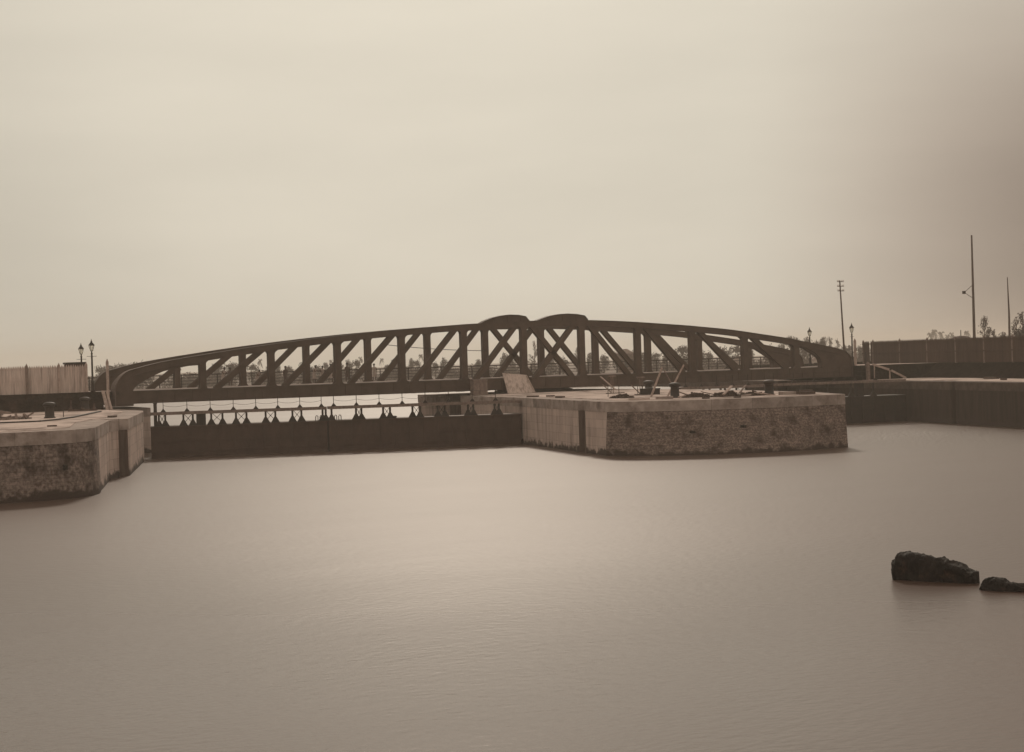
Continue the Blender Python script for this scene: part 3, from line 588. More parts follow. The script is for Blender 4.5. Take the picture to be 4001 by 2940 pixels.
# ------------------------------------------------------------------ loose timber and stone
def item(name, mb, m, loc, label, cat, rz=0, group=None):
    o = mb.build(name, m); o.location = loc; o.rotation_euler = (0, 0, rz); return tag(o, label, cat, group)
p = MB(); p.hexa([(-5.32, -1.05, 3.77), (-2.58, -1.05, 3.77), (-2.58, -.93, 3.77), (-5.32, -.93, 3.77)], [(-5.44, -.2, 5.66), (-3.0, -.2, 5.4), (-3.0, -.1, 5.4), (-5.44, -.1, 5.66)])
o = tag(p.build('hoarding_panel', 'board'), 'broad pale boarded panel leaning on the bridge girder', 'panel')
b_ = MB(); b_.bar((-2.66, -1.15, 3.8), (-3.08, -.3, 5.36), .09, .05); b_.build('edge_batten', 'timber', o)
p = MB(); p.box(-.68, .68, -.4, .4, 0, 1.35); p.box(-.72, .72, -.44, .44, 1.3, 1.4); p.box(-.72, .72, -.44, .44, 0, .1); p.box(-.05, .05, -.43, -.4, .1, 1.3)
item('packing_case', p, 'timber_mid', (-8.2, -1.0, ZQ + .02), 'grey wooden case at the island edge under the girder', 'crate')
p = MB(); p.bar((5.6, -1.3, 0), (4.7, -.12, 1.25), .32, .05); item('plank', p, 'timber', (0, 0, ZQ + .03), 'pale plank leaning on the girder right of the boarded panel', 'plank')
# leaning boards at left end
p = MB(); p.hexa([(-41.35, -.75, ZQ), (-41.08, -.75, ZQ), (-41.08, -.68, ZQ), (-41.35, -.68, ZQ)], [(-41.55, -.1, 5.3), (-41.28, -.1, 5.3), (-41.28, -.03, 5.3), (-41.55, -.03, 5.3)])
tag(p.build('plank', 'timber'), 'broad pale plank leaning at the left end of the bridge', 'plank')
p = MB(); p.hexa([(-41.02, -.85, ZQ), (-40.82, -.85, ZQ), (-40.82, -.78, ZQ), (-41.02, -.78, ZQ)], [(-41.22, -.2, 5.28), (-41.04, -.2, 5.28), (-41.04, -.13, 5.28), (-41.22, -.13, 5.28)])
tag(p.build('plank', 'timber'), 'narrower pale plank leaning beside the broad one at the bridge\'s left end', 'plank')
# stair rail at right
p = MB(); p.bar((35.0, -1.5, 5.3), (37.0, -1.5, 4.72), .16, .2); p.bar((37.3, -1.5, 4.62), (39.1, -1.5, 3.82), .16, .18)
for x, z in ((35.2, 5.2), (37.1, 4.65), (38.8, 3.9)): p.box(x - .05, x + .05, -1.55, -1.45, ZQ, z)
tag(p.build('stair_rail', 'timber'), 'sloping pale timber rail running down from the right end of the bridge to the quay', 'handrail')
# sheer poles on the island
def pole_item(a, b, r, m, label):
    p = MB(); p.tube([(0, 0, 0), tuple(Vector(b) - Vector(a))], [r, r * .85], 8); item('timber_pole', p, m, a, label, 'pole', 0, 'timber poles propped on the island')
pole_item((-7.1, -29.4, 3.78), (-6.3, -29.75, 5.9), .085, 'timber', 'left one of the two pale poles slanting up beside the island bollards')
pole_item((-7.0, -31.6, 3.78), (-5.85, -32.15, 6.1), .075, 'timber', 'right one of the two pale poles slanting up, passing just behind the near bollard')
pole_item((-5.3, -30.3, 3.78), (-6.2, -29.9, 5.7), .05, 'timber_mid', 'thin grey pole sloping down to the right between the two pale poles')
pole_item((-6.0, -33.0, 3.85), (-7.3, -32.6, 4.35), .05, 'timber_mid', 'short grey pole lying low from the left pale pole towards the near bollard')
def stake(x, y, h, label):
    p = MB(); p.tube([(0, 0, 0), (.01, 0, h)], .028, 5); item('iron_stake', p, 'iron_dark', (x, y, ZQ + .02), label, 'stake', 0, 'iron stakes on the island')
stake(-8.1, -24.6, .86, 'leftmost thin stake on the island, below the leaning plank'); stake(-4.5, -19.9, .78, 'thin stake second from left on the island'); stake(-4.2, -22.4, .7, 'short thin stake between the two braced rod frames')
stake(-2.2, -19.7, .62, 'thin stake just left of the dark tank'); stake(-.2, -38.4, .62, 'thin stake right of the lone bollard at the island\'s right end')
def rodframe(x, y, h, label):
    r = empty('rod_frame', (x, y, ZQ + .02), label, 'frame', 'braced rod frames'); 
    p = MB(); p.tube([(-.08, 0, 0), (-.08, 0, h)], .03, 6); p.tube([(.1, 0, 0), (.1, 0, h)], .03, 6); p.box(-.3, .35, -.1, .1, h - .08, h + .02); p.build('rods', 'timber_mid', r)
    p = MB(); p.bar((0, 0, .02), (-.75, .25, .8), .09, .07); p.bar((.05, .1, .02), (-.65, .35, .8), .05, .05); p.build('strut', 'timber_mid', r)
    p = MB(); p.box(-.5, 1.1, -.2, .2, 0, .08); p.build('foot_board', 'debris', r)
rodframe(-2.4, -15.0, 1.5, 'left rod frame with a slanting strut, in front of the girder'); rodframe(-3.9, -22.4, 1.42, 'right rod frame with strut, on a dark foot board near the tank')
p = MB(); p.box(-.75, .75, -.45, .45, 0, .48); p.box(-.79, .79, -.49, .49, .42, .5); p.box(-.3, .3, -.2, .2, .5, .56)
item('water_tank', p, 'iron_dark', (-3.2, -22.6, ZQ + .02), 'dark iron tank behind the left pale pole', 'tank', -.45)
def heap(name, n, rx, ry, h, m, loc, label, cat, rz=0, seed=1, smin=.1, smax=.3):
    rnd = random.Random(seed); p = MB()
    for k in range(n):
        a = rnd.uniform(0, 2 * pi); q = sqrt(rnd.random()); x = rx * q * cos(a); y = ry * q * sin(a); z = h * (1 - q) * rnd.random()
        s = rnd.uniform(smin, smax); t = Vector((rnd.uniform(-1, 1), rnd.uniform(-1, 1), rnd.uniform(-.3, .3))).normalized() * s
        p.bar((x - t.x, y - t.y, z + .03), (x + t.x, y + t.y, z + .05 + max(0, t.z)), rnd.uniform(.06, .16), rnd.uniform(.05, .12))
    return item(name, p, m, loc, label, cat, rz)
heap('rope_heap', 90, .8, .5, .36, 'debris', (-9.6, -29.4, ZQ + .02), 'dark flattened heap of rope near the island\'s left end', 'heap', -.45, 2, .12, .3)
heap('scrap_heap', 130, 1.0, .6, .36, 'debris', (-7.0, -35.6, ZQ + .02), 'low dark heap of scrap just right of the near island bollard', 'heap', -.4, 3)
heap('scrap_heap', 150, 1.0, .55, .5, 'debris', (-5.2, -36.6, ZQ + .02), 'tallest dark tangle of scrap in the middle of the island edge', 'heap', -.3, 4, .1, .4)
heap('scrap_heap', 110, .9, .5, .34, 'debris', (-3.5, -37.4, ZQ + .02), 'dark scrap heap next to the lone right bollard', 'heap', -.2, 5)
def plank(x, y, z, L_, w, th, rz, tilt, m, label):
    p = MB(); p.bar((-L_ / 2, 0, 0), (L_ / 2, 0, L_ * math.tan(tilt)), w, th); item('plank', p, m, (x, y, z), label, 'plank', rz, 'planks on the island rubble')
plank(-6.9, -36.2, ZQ + .16, 1.5, .14, .06, -.8, -.12, 'timber_mid', 'grey plank sloping on the left scrap heap')
plank(-5.4, -37.2, ZQ + .2, .95, .2, .08, .3, .55, 'timber', 'short white board sticking up from the middle scrap heap')
plank(-4.0, -37.0, ZQ + .25, 1.0, .12, .06, .5, .5, 'timber_mid', 'dark board pointing up to the right between two scrap heaps')
plank(-2.9, -38.2, ZQ + .28, 1.5, .13, .07, -.5, -.16, 'timber', 'long pale plank sloping down to the lone right bollard')
plank(-5.9, -35.5, ZQ + .42, 1.1, .3, .05, -.4, -.25, 'debris', 'dark sheet propped on top of the middle scrap heap')
def slab(x, y, L_, w, h, rz, m, label):
    p = MB(); p.box(-L_ / 2, L_ / 2, -w / 2, w / 2, 0, h); item('stone_block', p, m, (x, y, ZQ + .012), label, 'block', rz, 'stone blocks along the quay edges')
slab(-11.6, -35.4, 1.5, .45, .14, -.5, 'dirt', 'low brownish block on the island edge above the stone column')
slab(-9.9, -36.0, 1.2, .5, .2, -.45, 'coping', 'pale block behind the low brownish one')
slab(-8.3, -38.9, .5, .35, .1, -.4, 'debris', 'small dark block on the coping below the near bollard')
slab(-6.3, -39.8, .45, .3, .1, -.3, 'debris', 'small dark block on the coping below the middle scrap heap')
slab(-1.0, -38.2, 1.1, .6, .24, -.1, 'coping', 'bright block immediately right of the lone bollard')
slab(.1, -38.9, 1.3, .5, .22, 0, 'debris', 'dark flat block next to the bright one at the island\'s right end')
slab(.9, -37.6, 1.2, .4, .3, 0, 'debris', 'dark beam-like block farthest right on the island')
slab(-10.4, -21.0, .9, .3, .14, -1.4, 'debris', 'dark block by the left edge of the island, left of the stakes')
slab(-9.2, -17.0, .7, .3, .14, -1.2, 'debris', 'small dark block on the island below the boarded panel')
slab(-9.9, -15.2, 1.0, .3, .12, -.4, 'debris', 'dark strip of stone at the island corner by the gate')
slab(-46.0, -24.0, .75, .35, .12, .9, 'debris', 'dark iron cover plate above the grooves of the left pier')
slab(-52.8, -39.0, .5, .25, .1, .2, 'debris', 'little dark plate near the front edge of the left pier')
slab(36.5, -17.0, 2.2, .5, .2, 1.3, 'debris', 'dark beam lying on the right quay below the fence')
slab(32.6, -23.0, .5, .4, .2, 1.3, 'debris', 'dark stone on the right quay by the edge')
p = MB()
pts = [(-58, -28.0), (-55.0, -28.0), (-53.0, -28.4), (-51.6, -28.3), (-50.3, -26.5), (-48.3, -22.0), (-46.0, -15.5), (-43.4, -8.0)]
for a, b in zip(pts, pts[1:]): p.bar((a[0], a[1], .05), (b[0], b[1], .05), .26, .08)
item('crane_rail', p, 'iron_dark', (0, 0, ZQ + .03), 'dark crane rail curving across the left pier', 'rail')
s = empty('timber_sledge', (-43.6, -2.6, ZQ + .02), 'dark timber sledge in front of the farther left bollard', 'sledge', None, -.3)
p = MB(); p.box(-1.1, 1.1, -.45, -.3, .0, .16); p.box(-1.1, 1.1, .3, .45, 0, .16); p.build('runners', 'debris', s)
p = MB(); 
for x in (-.9, 0, .9): p.box(x - .08, x + .08, -.5, .5, .16, .28)
p.build('crossbars', 'debris', s)
p = MB(); p.box(.85, 1.0, -.4, -.28, .28, .6); p.box(-1.0, -.88, .28, .4, .28, .9); p.build('stanchions', 'debris', s)
p = MB(); p.tube([(0, 0, 0), (0, 0, .62)], .03, 5); item('iron_stake', p, 'iron_dark', (-48.2, -18.6, ZQ + .02), 'thin stake just right of the nearer left bollard', 'stake')
p = MB(); p.bar((-1.6, 0, .75), (1.6, 0, .2), .16, .14); p.bar((-.5, 0, .5), (-.5, 0, 0), .12, .12); item('timber_beam', p, 'timber_mid', (-51.6, -8, ZQ + .03), 'pale beam propped up at the left edge of the picture', 'beam', -.4)
p = MB(); p.bar((-.35, 0, .0), (.35, 0, .42), .1, .1); p.bar((-.3, 0, .34), (-.02, 0, .1), .09, .09); p.box(-1.6, -.1, -.1, .1, 0, .12); item('broken_trestle', p, 'timber_mid', (-50.7, -19.4, ZQ + .03), 'broken grey trestle left of the nearer left bollard', 'trestle', -.4)
heap('rubbish_heap', 60, 2.2, 1.0, .3, 'timber_mid', (-52.6, -19.5, ZQ + .02), 'greyish litter of timber at the far left of the left pier', 'heap', -.3, 8, .15, .5)
plank(-7.9, -35.4, ZQ + .12, 1.1, .12, .06, .2, .1, 'timber', 'thin pale lath lying on the left scrap heap beside the near bollard')
plank(-4.5, -38.2, ZQ + .08, .7, .22, .1, -.4, .1, 'coping', 'small white offcut in front of the middle scrap heap')
plank(-3.6, -36.4, ZQ + .3, 1.3, .1, .05, .9, -.25, 'timber_mid', 'grey lath slanting across the scrap heap next to the lone bollard')
# ------------------------------------------------------------------ people on the footway
def person(x, y, z, H, pose, label, rz=0.0, dress='white', staff=False):
    root_h = H
    me = bpy.data.meshes.new('person'); o = bpy.data.objects.new('person', me); sc.collection.objects.link(o)
    o.location = (x, y, z); o.rotation_euler = (0, 0, rz); tag(o, label, 'person', 'people on the footway')
    k = H / 1.7; lean = {'stand': 0, 'lean': .28, 'bend': .62, 'walk': .05, 'staff': 0}[pose]; st = .16 if pose == 'walk' else .05
    hz = .90 - (.06 if pose == 'bend' else 0)
    hip = Vector((0, 0, hz)); up = Vector((0, -sin(lean), cos(lean)))
    chest = hip + up * .34; neck = hip + up * .52; head0 = hip + up * .60; head1 = hip + up * .70 + Vector((0, -.01, 0)); head2 = hip + up * .79
    V = [hip, hip + up * .17, chest, neck, head0, head1, head2]; R = [(.15, .11), (.125, .09), (.155, .10), (.05, .05), (.075, .085), (.085, .10), (.06, .07)]
    E = [(i, i + 1) for i in range(6)]
    for s in (-1, 1):
        b0 = len(V); yy = -st if s > 0 else st
        V += [Vector((s * .09, 0, hz - .06)), Vector((s * .11, yy * .6 - .02, .47)), Vector((s * .11, yy, .08)), Vector((s * .12, yy - .13, .03))]
        R += [(.085, .09), (.055, .06), (.036, .04), (.034, .025)]; E += [(0, b0), (b0, b0 + 1), (b0 + 1, b0 + 2), (b0 + 2, b0 + 3)]
    hands = []
    for s in (-1, 1):
        b0 = len(V); sh = chest + up * .11 + Vector((s * .18, 0, 0))
        if pose in ('lean', 'bend'): el = sh + Vector((s * .07, -.13, -.24)); wr = Vector((s * .2, sh.y - .33, 1.14 if pose == 'lean' else .95))
        elif pose == 'staff' and s > 0: el = sh + Vector((.09, -.08, -.25)); wr = sh + Vector((.12, -.28, -.18))
        elif pose == 'walk': el = sh + Vector((s * .05, s * .06, -.28)); wr = sh + Vector((s * .05, s * .12 - .1, -.5))
        else: el = sh + Vector((s * .06, .02, -.28)); wr = sh + Vector((s * .07, -.05, -.53))
        V += [sh, el, wr]; R += [(.055, .055), (.038, .038), (.026, .024)]; E += [(2, b0), (b0, b0 + 1), (b0 + 1, b0 + 2)]
        hands.append((wr, (wr - el).normalized(), s))
    for w_, dd, s in hands:
        b0 = len(V); V.append(w_ + dd * .08); R.append((.038, .018)); E.append((b0 - 1 if s < 0 else b0 - 1, b0))
    # the two palms join their own wrists
    nl = 7 + 8
    E = E[:-2] + [(nl + 2, len(V) - 2), (nl + 5, len(V) - 1)]
    me.from_pydata([tuple(v * k) for v in V], E, []); me.update()
    me.materials.append(M['skin'])
    sm = o.modifiers.new('skin', 'SKIN'); 
    for i, sv in enumerate(me.skin_vertices[0].data): sv.radius = (R[i][0] * k, R[i][1] * k); sv.use_root = (i == 0)
    ss = o.modifiers.new('sub', 'SUBSURF'); ss.levels = 2; ss.render_levels = 2
    dg = bpy.context.evaluated_depsgraph_get(); ev = o.evaluated_get(dg); me2 = bpy.data.meshes.new_from_object(ev)
    bm = bmesh.new(); bm.from_mesh(me2)
    # fingers, nose and ears on the same mesh
    def cone(a, b_, r0, r1):
        mb = MB(); mb.tube([a, (Vector(a) + Vector(b_)) / 2, b_], [r0, (r0 + r1) / 2, r1], 5); vs = [bm.verts.new(v) for v in mb.v]
        for f in mb.f:
            try: bm.faces.new([vs[q] for q in f])
            except ValueError: pass
    for w_, dd, s in hands:
        pm = (w_ + dd * .09) * k; sd_ = dd.cross(Vector((0, 1, 0))); sd_ = sd_.normalized() if sd_.length > .1 else Vector((1, 0, 0))
        for q, ln in enumerate((.065, .075, .07, .055)): a = pm + sd_ * ((q - 1.5) * .019 * k); cone(a, a + dd * ln * k + Vector((0, -.012, -.012)) * k, .009 * k, .006 * k)
        a = (w_ + dd * .04) * k + sd_ * -.03 * k; cone(a, a + (dd * .04 - sd_ * .03) * k, .010 * k, .007 * k)
    hd = head1 * k; cone(hd + Vector((0, -.08, .0)) * k, hd + Vector((0, -.125, -.025)) * k, .012 * k, .016 * k)
    for s in (-1, 1): cone(hd + Vector((s * .08, 0, -.03)) * k, hd + Vector((s * .10, .01, .03)) * k, .012 * k, .012 * k)
    bmesh.ops.recalc_face_normals(bm, faces=bm.faces); bm.to_mesh(me2); bm.free()
    o.modifiers.clear(); o.data = me2; me2.materials.clear(); me2.materials.append(M['skin'])
    for p_ in me2.polygons: p_.use_smooth = True
    def loft(name, rings, m):
        mb = MB(); n = 12
        for (c, rx, ry) in rings:
            for q in range(n): mb.v.append(((c[0] + rx * cos(2 * pi * q / n)) * k, (c[1] + ry * sin(2 * pi * q / n)) * k, c[2] * k))
        for i in range(len(rings) - 1):
            for q in range(n): r_ = (q + 1) % n; mb.f.append((i * n + q, i * n + r_, (i + 1) * n + r_, (i + 1) * n + q))
        return mb.build(name, m, o, True)
    cm = 'cloth' if dress != 'dark' else 'cloth_dark'
    loft('waist_cloth', [((0, 0, .42), .20, .13 + st * .6), ((0, 0, .62), .19, .15), ((0, 0, .84), .17, .135), (tuple(hip + up * .10), .15, .12)], cm)
    if dress != 'bare':
        loft('shirt', [(tuple(hip - up * .02), .18, .14), (tuple(hip + up * .18), .155, .12), (tuple(chest), .19, .13), (tuple(chest + up * .12), .20, .11), (tuple(neck), .07, .07)], 'cloth' if dress == 'white' else 'cloth_dark')
    tb = MB(); tb.lathe([(.06, .02), (.10, .04), (.115, .08), (.10, .13), (.04, .15)], 12); tb.v = [((v[0] + head1.x) * k, (v[1] + head1.y) * k, (v[2] + head1.z - .02) * k) for v in tb.v]
    tb.build('turban' if dress == 'white' else 'hair', 'cloth' if dress == 'white2' else 'hair', o, True)
    if staff:
        w_ = hands[1][0]; p = MB(); p.tube([(0, 0, 0), (0, -.02, 1.35 * k)], .018, 6); q = p.build('walking_staff', 'bark'); q.location = (x + w_.x * k, y + w_.y * k - .02, z); tag(q, 'thin staff held upright by the lone standing person on the footway', 'staff')
    return o
PZ = ZD
person(-28.5, 9.8, PZ, 1.72, 'lean', 'leftmost person on the footway, in white, leaning forward beside a slanting brace', .5)
person(-27.8, 9.9, PZ, 1.66, 'stand', 'dark-shirted person just right of the leftmost one on the footway', -.4, 'dark')
person(-25.3, 9.9, PZ, 1.55, 'bend', 'person bending low over the rail, alone between two bridge posts', .3)
person(-22.5, 10.2, PZ, 1.64, 'stand', 'person alone in pale waist cloth, arms bare, left of the crowd on the footway', .2, 'dark')
person(-19.85, 9.9, PZ, 1.66, 'lean', 'first of the crowded group on the footway, resting on the rail', .6)
person(-19.1, 9.8, PZ, 1.58, 'lean', 'shorter person second in the crowded group, in white', -.2)
person(-18.25, 9.9, PZ, 1.72, 'walk', 'tallest person of the crowded group, bare legged', .1)
person(-17.85, 10.3, PZ, 1.66, 'stand', 'last person of the crowded group, half hidden behind a bridge post', .4, 'dark')
person(-16.65, 9.8, PZ, 1.76, 'staff', 'lone standing dark figure holding a staff on the footway', .1, 'dark', True)
person(-13.9, 10.0, PZ, 1.62, 'stand', 'rightmost person on the footway, wrapped in pale cloth', -.5, 'white')
# ------------------------------------------------------------------ rocks
def rock(name, c, L_, prof, depth, ang, label, seed):
    rnd = random.Random(seed); n = 90; mseg = 40; mb = MB()
    from mathutils import noise
    for i in range(n + 1):
        t = i / n; s = (t - .5) * L_; hh = interp(prof, t); taper = min(1, t * 14 + .25, (1 - t) * 14 + .35)
        for q in range(mseg):
            a = 2 * pi * q / mseg; ca, sa = cos(a), sin(a)
            yy = depth / 2 * (abs(ca) ** .55) * (1 if ca > 0 else -1) * taper; zz = (hh if sa > 0 else .6) * (abs(sa) ** .5) * (1 if sa > 0 else -1)
            v = Vector((s, yy, zz)); nv = noise.noise_vector(v * 2.6 + Vector((seed, 0, 0))) * .10 + noise.noise_vector(v * 7.0 + Vector((0, seed, 0))) * .05 + noise.noise_vector(v * 17.0) * .022 + noise.noise_vector(v * 34.0) * .012
            nv.z -= .05 * (1 - abs(noise.noise(v * 5.0 + Vector((9, 2, seed))))) ** 4
            mb.v.append(tuple(v + nv))
    for i in range(n):
        for q in range(mseg):
            r_ = (q + 1) % mseg; mb.f.append((i * mseg + q, i * mseg + r_, (i + 1) * mseg + r_, (i + 1) * mseg + q))
    mb.f.append(tuple(reversed(range(mseg)))); mb.f.append(tuple(n * mseg + q for q in range(mseg)))
    o = mb.build(name, 'rock'); o.location = c; o.rotation_euler = (0, 0, ang); tag(o, label, 'rock'); return o
RANG = math.atan2(_r[1], _r[0])
rock('rock', (-38.78, -99.5, 0), 2.55, [(0, .58), (.04, .62), (.07, .86), (.27, .84), (.33, .74), (.60, .74), (.64, .66), (.76, .60), (.88, .48), (.93, .38), (1, .34)], .55, radians(-61), 'large jagged black rock standing out of the water at lower right', 3)
rock('rock', (-38.2, -102.85, 0), 2.9, [(0, .05), (.04, .10), (.06, .33), (.2, .32), (.35, .25), (.6, .18), (1, .16)], .42, radians(-58), 'smaller low black rock cut by the right edge of the picture', 5)
TREES=[(19.4,283.5,5.9,1.4,"b"),(22.4,293.1,5.7,1.2,"b"),(17.4,262.3,5.7,1.6,"b"),(20.5,271.8,6.2,1.2,"b"),(22.5,276.5,6.3,1.1,"b"),(20.2,260.9,6.0,1.4,"b"),(23.2,265.0,6.3,1.7,"b"),(28.7,279.0,6.8,1.1,"b"),(25.5,258.3,6.3,1.2,"b"),(39.3,285.0,7.9,1.0,"p"),(42.7,261.2,6.3,3.7,"b"),(42.9,250.0,6.4,3.0,"b"),(50.3,268.6,6.2,2.5,"b"),(47.4,247.8,5.7,2.7,"b"),(139.1,536.6,8.7,3.2,"p"),(53.9,255.7,5.6,1.9,"b"),(58.9,264.5,5.9,1.6,"b"),(55.0,244.1,5.0,2.0,"b"),(61.1,252.3,5.7,1.5,"b"),(59.7,241.8,4.8,1.8,"b"),(64.7,250.5,5.0,1.9,"b"),(69.5,259.3,5.6,1.3,"b"),(185.9,580.7,7.6,3.7,"p"),(66.0,238.8,5.4,1.4,"b"),(71.3,247.4,6.1,1.5,"b"),(69.4,237.2,6.0,2.0,"b"),(183.7,537.4,8.4,2.8,"p"),(75.1,245.5,5.2,1.6,"b"),(184.3,514.9,7.4,3.6,"p"),(75.8,234.1,4.6,1.4,"b"),(81.0,242.7,6.0,2.0,"b"),(78.6,232.8,6.1,1.7,"b"),(88.7,250.1,6.0,1.8,"b"),(86.1,240.2,5.5,1.6,"b"),(191.3,489.3,8.6,3.9,"p"),(90.0,238.3,5.1,1.9,"b"),(87.8,228.3,5.9,1.6,"b"),(93.3,236.7,5.2,1.6,"b"),(95.2,224.7,5.2,1.8,"b"),(101.1,233.0,4.9,1.9,"b"),(100.8,222.1,6.6,2.3,"b"),(106.7,230.3,5.1,1.9,"b"),(107.2,219.0,9.3,2.8,"w"),(115.1,226.3,5.6,2.7,"b"),(113.2,216.0,5.3,2.4,"b"),(116.3,214.6,7.4,2.4,"w"),(123.6,222.2,6.0,1.5,"b"),(121.9,211.9,5.6,2.7,"b"),(124.8,210.5,6.3,2.4,"b"),(133.5,217.4,6.6,2.1,"b"),(130.1,207.9,5.7,2.7,"b"),(137.9,215.3,5.9,2.5,"b"),(135.0,205.6,5.7,1.8,"b"),(133.5,195.2,7.1,4.1,"b"),(142.6,201.9,5.9,2.4,"b"),(149.6,209.6,5.7,2.2,"b"),(147.5,199.5,6.6,2.8,"b"),(150.2,198.2,6.8,3.4,"b"),(158.3,205.5,6.3,2.5,"b"),(157.3,194.8,6.8,3.0,"b"),(159.4,193.8,7.1,2.2,"b"),(161.5,192.8,8.7,1.7,"b"),(168.6,200.5,8.3,1.6,"b"),(164.1,191.6,7.5,1.8,"b"),(171.2,199.3,8.4,1.4,"b"),(167.1,190.1,7.4,1.8,"b"),(168.4,189.5,8.1,1.7,"b"),(172.9,192.9,8.2,1.1,"w"),(171.5,188.0,7.6,0.8,"w"),(173.0,187.2,6.0,1.6,"b"),(180.2,194.9,6.0,1.4,"b"),(176.2,185.7,6.0,2.0,"b"),(177.6,185.0,5.8,1.4,"b"),(519.8,575.3,13.7,4.6,"p"),(521.8,574.3,15.3,4.6,"p"),(511.6,557.0,13.9,4.5,"p"),(540.9,587.3,12.3,3.6,"p"),(530.1,570.3,13.3,3.8,"p"),(510.0,535.6,13.8,3.6,"p"),(86.2,40.4,8.9,0.9,"w"),(90.2,44.0,7.3,1.2,"w"),(87.5,39.8,7.0,0.9,"w"),(88.4,39.3,6.5,0.4,"b"),(83.1,30.8,8.4,1.2,"w"),(85.3,31.9,9.2,1.7,"w"),(80.2,26.6,7.0,1.9,"b")]
# ------------------------------------------------------------------ trees
def leafmass(rnd, blobs, n, s0, s1):
    mb = MB(); W_ = [bq[3] * bq[4] * bq[5] for bq in blobs]; tot = sum(W_)
    for k in range(n):
        u = rnd.random() * tot; j = 0
        while u > W_[j] and j < len(blobs) - 1: u -= W_[j]; j += 1
        cx, cy, cz, rx, ry, rz_ = blobs[j]
        d = Vector((rnd.gauss(0, 1), rnd.gauss(0, 1), rnd.gauss(0, 1))).normalized() * (rnd.random() ** .45)
        p = Vector((cx + d.x * rx, cy + d.y * ry, cz + d.z * rz_)); s = rnd.uniform(s0, s1)
        a = Vector((rnd.gauss(0, 1), rnd.gauss(0, 1), rnd.gauss(0, 1))).normalized(); b = a.cross(Vector((rnd.gauss(0, 1), rnd.gauss(0, 1), rnd.gauss(0, 1)))).normalized()
        mb.v += [tuple(p - a * s), tuple(p + b * s * .6), tuple(p + a * s), tuple(p - b * s * .6)]; i = len(mb.v) - 4; mb.f.append((i, i + 1, i + 2, i + 3))
    return mb
def mesh_only(mb, m):
    me = bpy.data.meshes.new('foliage'); me.from_pydata(mb.v, [], mb.f); me.update(); me.materials.append(M[m]); return me
protos = {}
for kind, nvar in (('b', 4), ('w', 3), ('p', 3)):
    for v in range(nvar):
        rnd = random.Random(20 + v * 7 + ord(kind))
        if kind == 'b':      # unit height 1, unit crown width 1
            bl = [(rnd.uniform(-.2, .2), rnd.uniform(-.2, .2), rnd.uniform(.55, .85), rnd.uniform(.16, .3), rnd.uniform(.16, .3), rnd.uniform(.09, .16)) for _ in range(7)] + [(0, 0, .86, .16, .16, .13), (0, 0, .45, .38, .38, .25)]
            cr = leafmass(rnd, bl, 900, .02, .05); tr = MB(); tr.tube([(0, 0, 0), (.02, 0, .35), (.0, .02, .8)], [.05, .035, .01], 6)
            for _ in range(4): a = rnd.uniform(0, 6.3); tr.tube([(0, 0, rnd.uniform(.25, .4)), (.3 * cos(a), .3 * sin(a), rnd.uniform(.55, .75))], [.022, .006], 5)
            lm = 'leaf'
        elif kind == 'w':
            bl = []; tr = MB(); tr.tube([(0, 0, 0), (.02, 0, .5), (.0, 0, .97)], [.03, .02, .005], 6)
            for q in range(16):
                z = .3 + .66 * q / 16; a = rnd.uniform(0, 6.3); ln = (1.05 - z) * .62 * rnd.uniform(.5, 1); x, y = ln * cos(a), ln * sin(a); tr.tube([(0, 0, z - .12), (x, y, z)], [.012, .004], 4)
                bl.append((x, y, z, .12, .12, .045)); bl.append((x * .5, y * .5, z - .04, .10, .10, .035))
            bl.append((0, 0, .93, .05, .05, .06)); cr = leafmass(rnd, bl, 520, .012, .032); lm = 'leaf2'
        else:
            tr = MB(); tr.tube([(0, 0, 0), (.02, 0, .4), (.05, 0, .84)], [.022, .016, .012], 6); cr = MB(); c0 = Vector((.05, 0, .84))
            for q in range(20):
                a = 2 * pi * q / 20 + rnd.uniform(-.15, .15); el = rnd.uniform(-.5, 1.25); L_ = rnd.uniform(.40, .52); pts = []
                for i in range(7):
                    t = i / 6; pts.append(c0 + Vector((cos(a) * L_ * t * cos(el * .6), sin(a) * L_ * t * cos(el * .6), .20 * sin(el) * t * 1.6 - .26 * t * t)))
                for i in range(6):
                    sd_ = Vector((-sin(a), cos(a), 0)); w0 = .055 * sin(pi * (i + .4) / 7.2) + .006; w1 = .055 * sin(pi * min(i + 1.4, 6.9) / 7.2) + .004
                    for s in (-1, 1):
                        # leaflets hang from the midrib
                        cr.face(pts[i], pts[i] + sd_ * s * w0 + Vector((0, 0, -w0 * .8)), pts[i] * .35 + pts[i + 1] * .65 + sd_ * s * w1 * .8 + Vector((0, 0, -w1 * .9)), pts[i] * .3 + pts[i + 1] * .7)
            lm = 'leaf'
        protos[kind, v] = (mesh_only(cr, lm), mesh_only(tr, 'bark'))
def scr(x, y):
    d = Vector((x + 71.4, y + 139.02)); return 2000 + 6636 * (d.x * _r[0] + d.y * _r[1]) / (d.x * _w[0] + d.y * _w[1])
POST = [460, 797, 1066, 1327, 1578, 1820, 2055, 2281, 2500, 2713, 2918, 3117, 3333]
ORD = ['first', 'second', 'third', 'fourth', 'fifth', 'sixth', 'seventh', 'eighth', 'ninth', 'tenth', 'eleventh', 'twelfth']
cnt = {}
KN = {'b': 'bushy tree', 'w': 'thin wispy tree', 'p': 'coconut palm'}
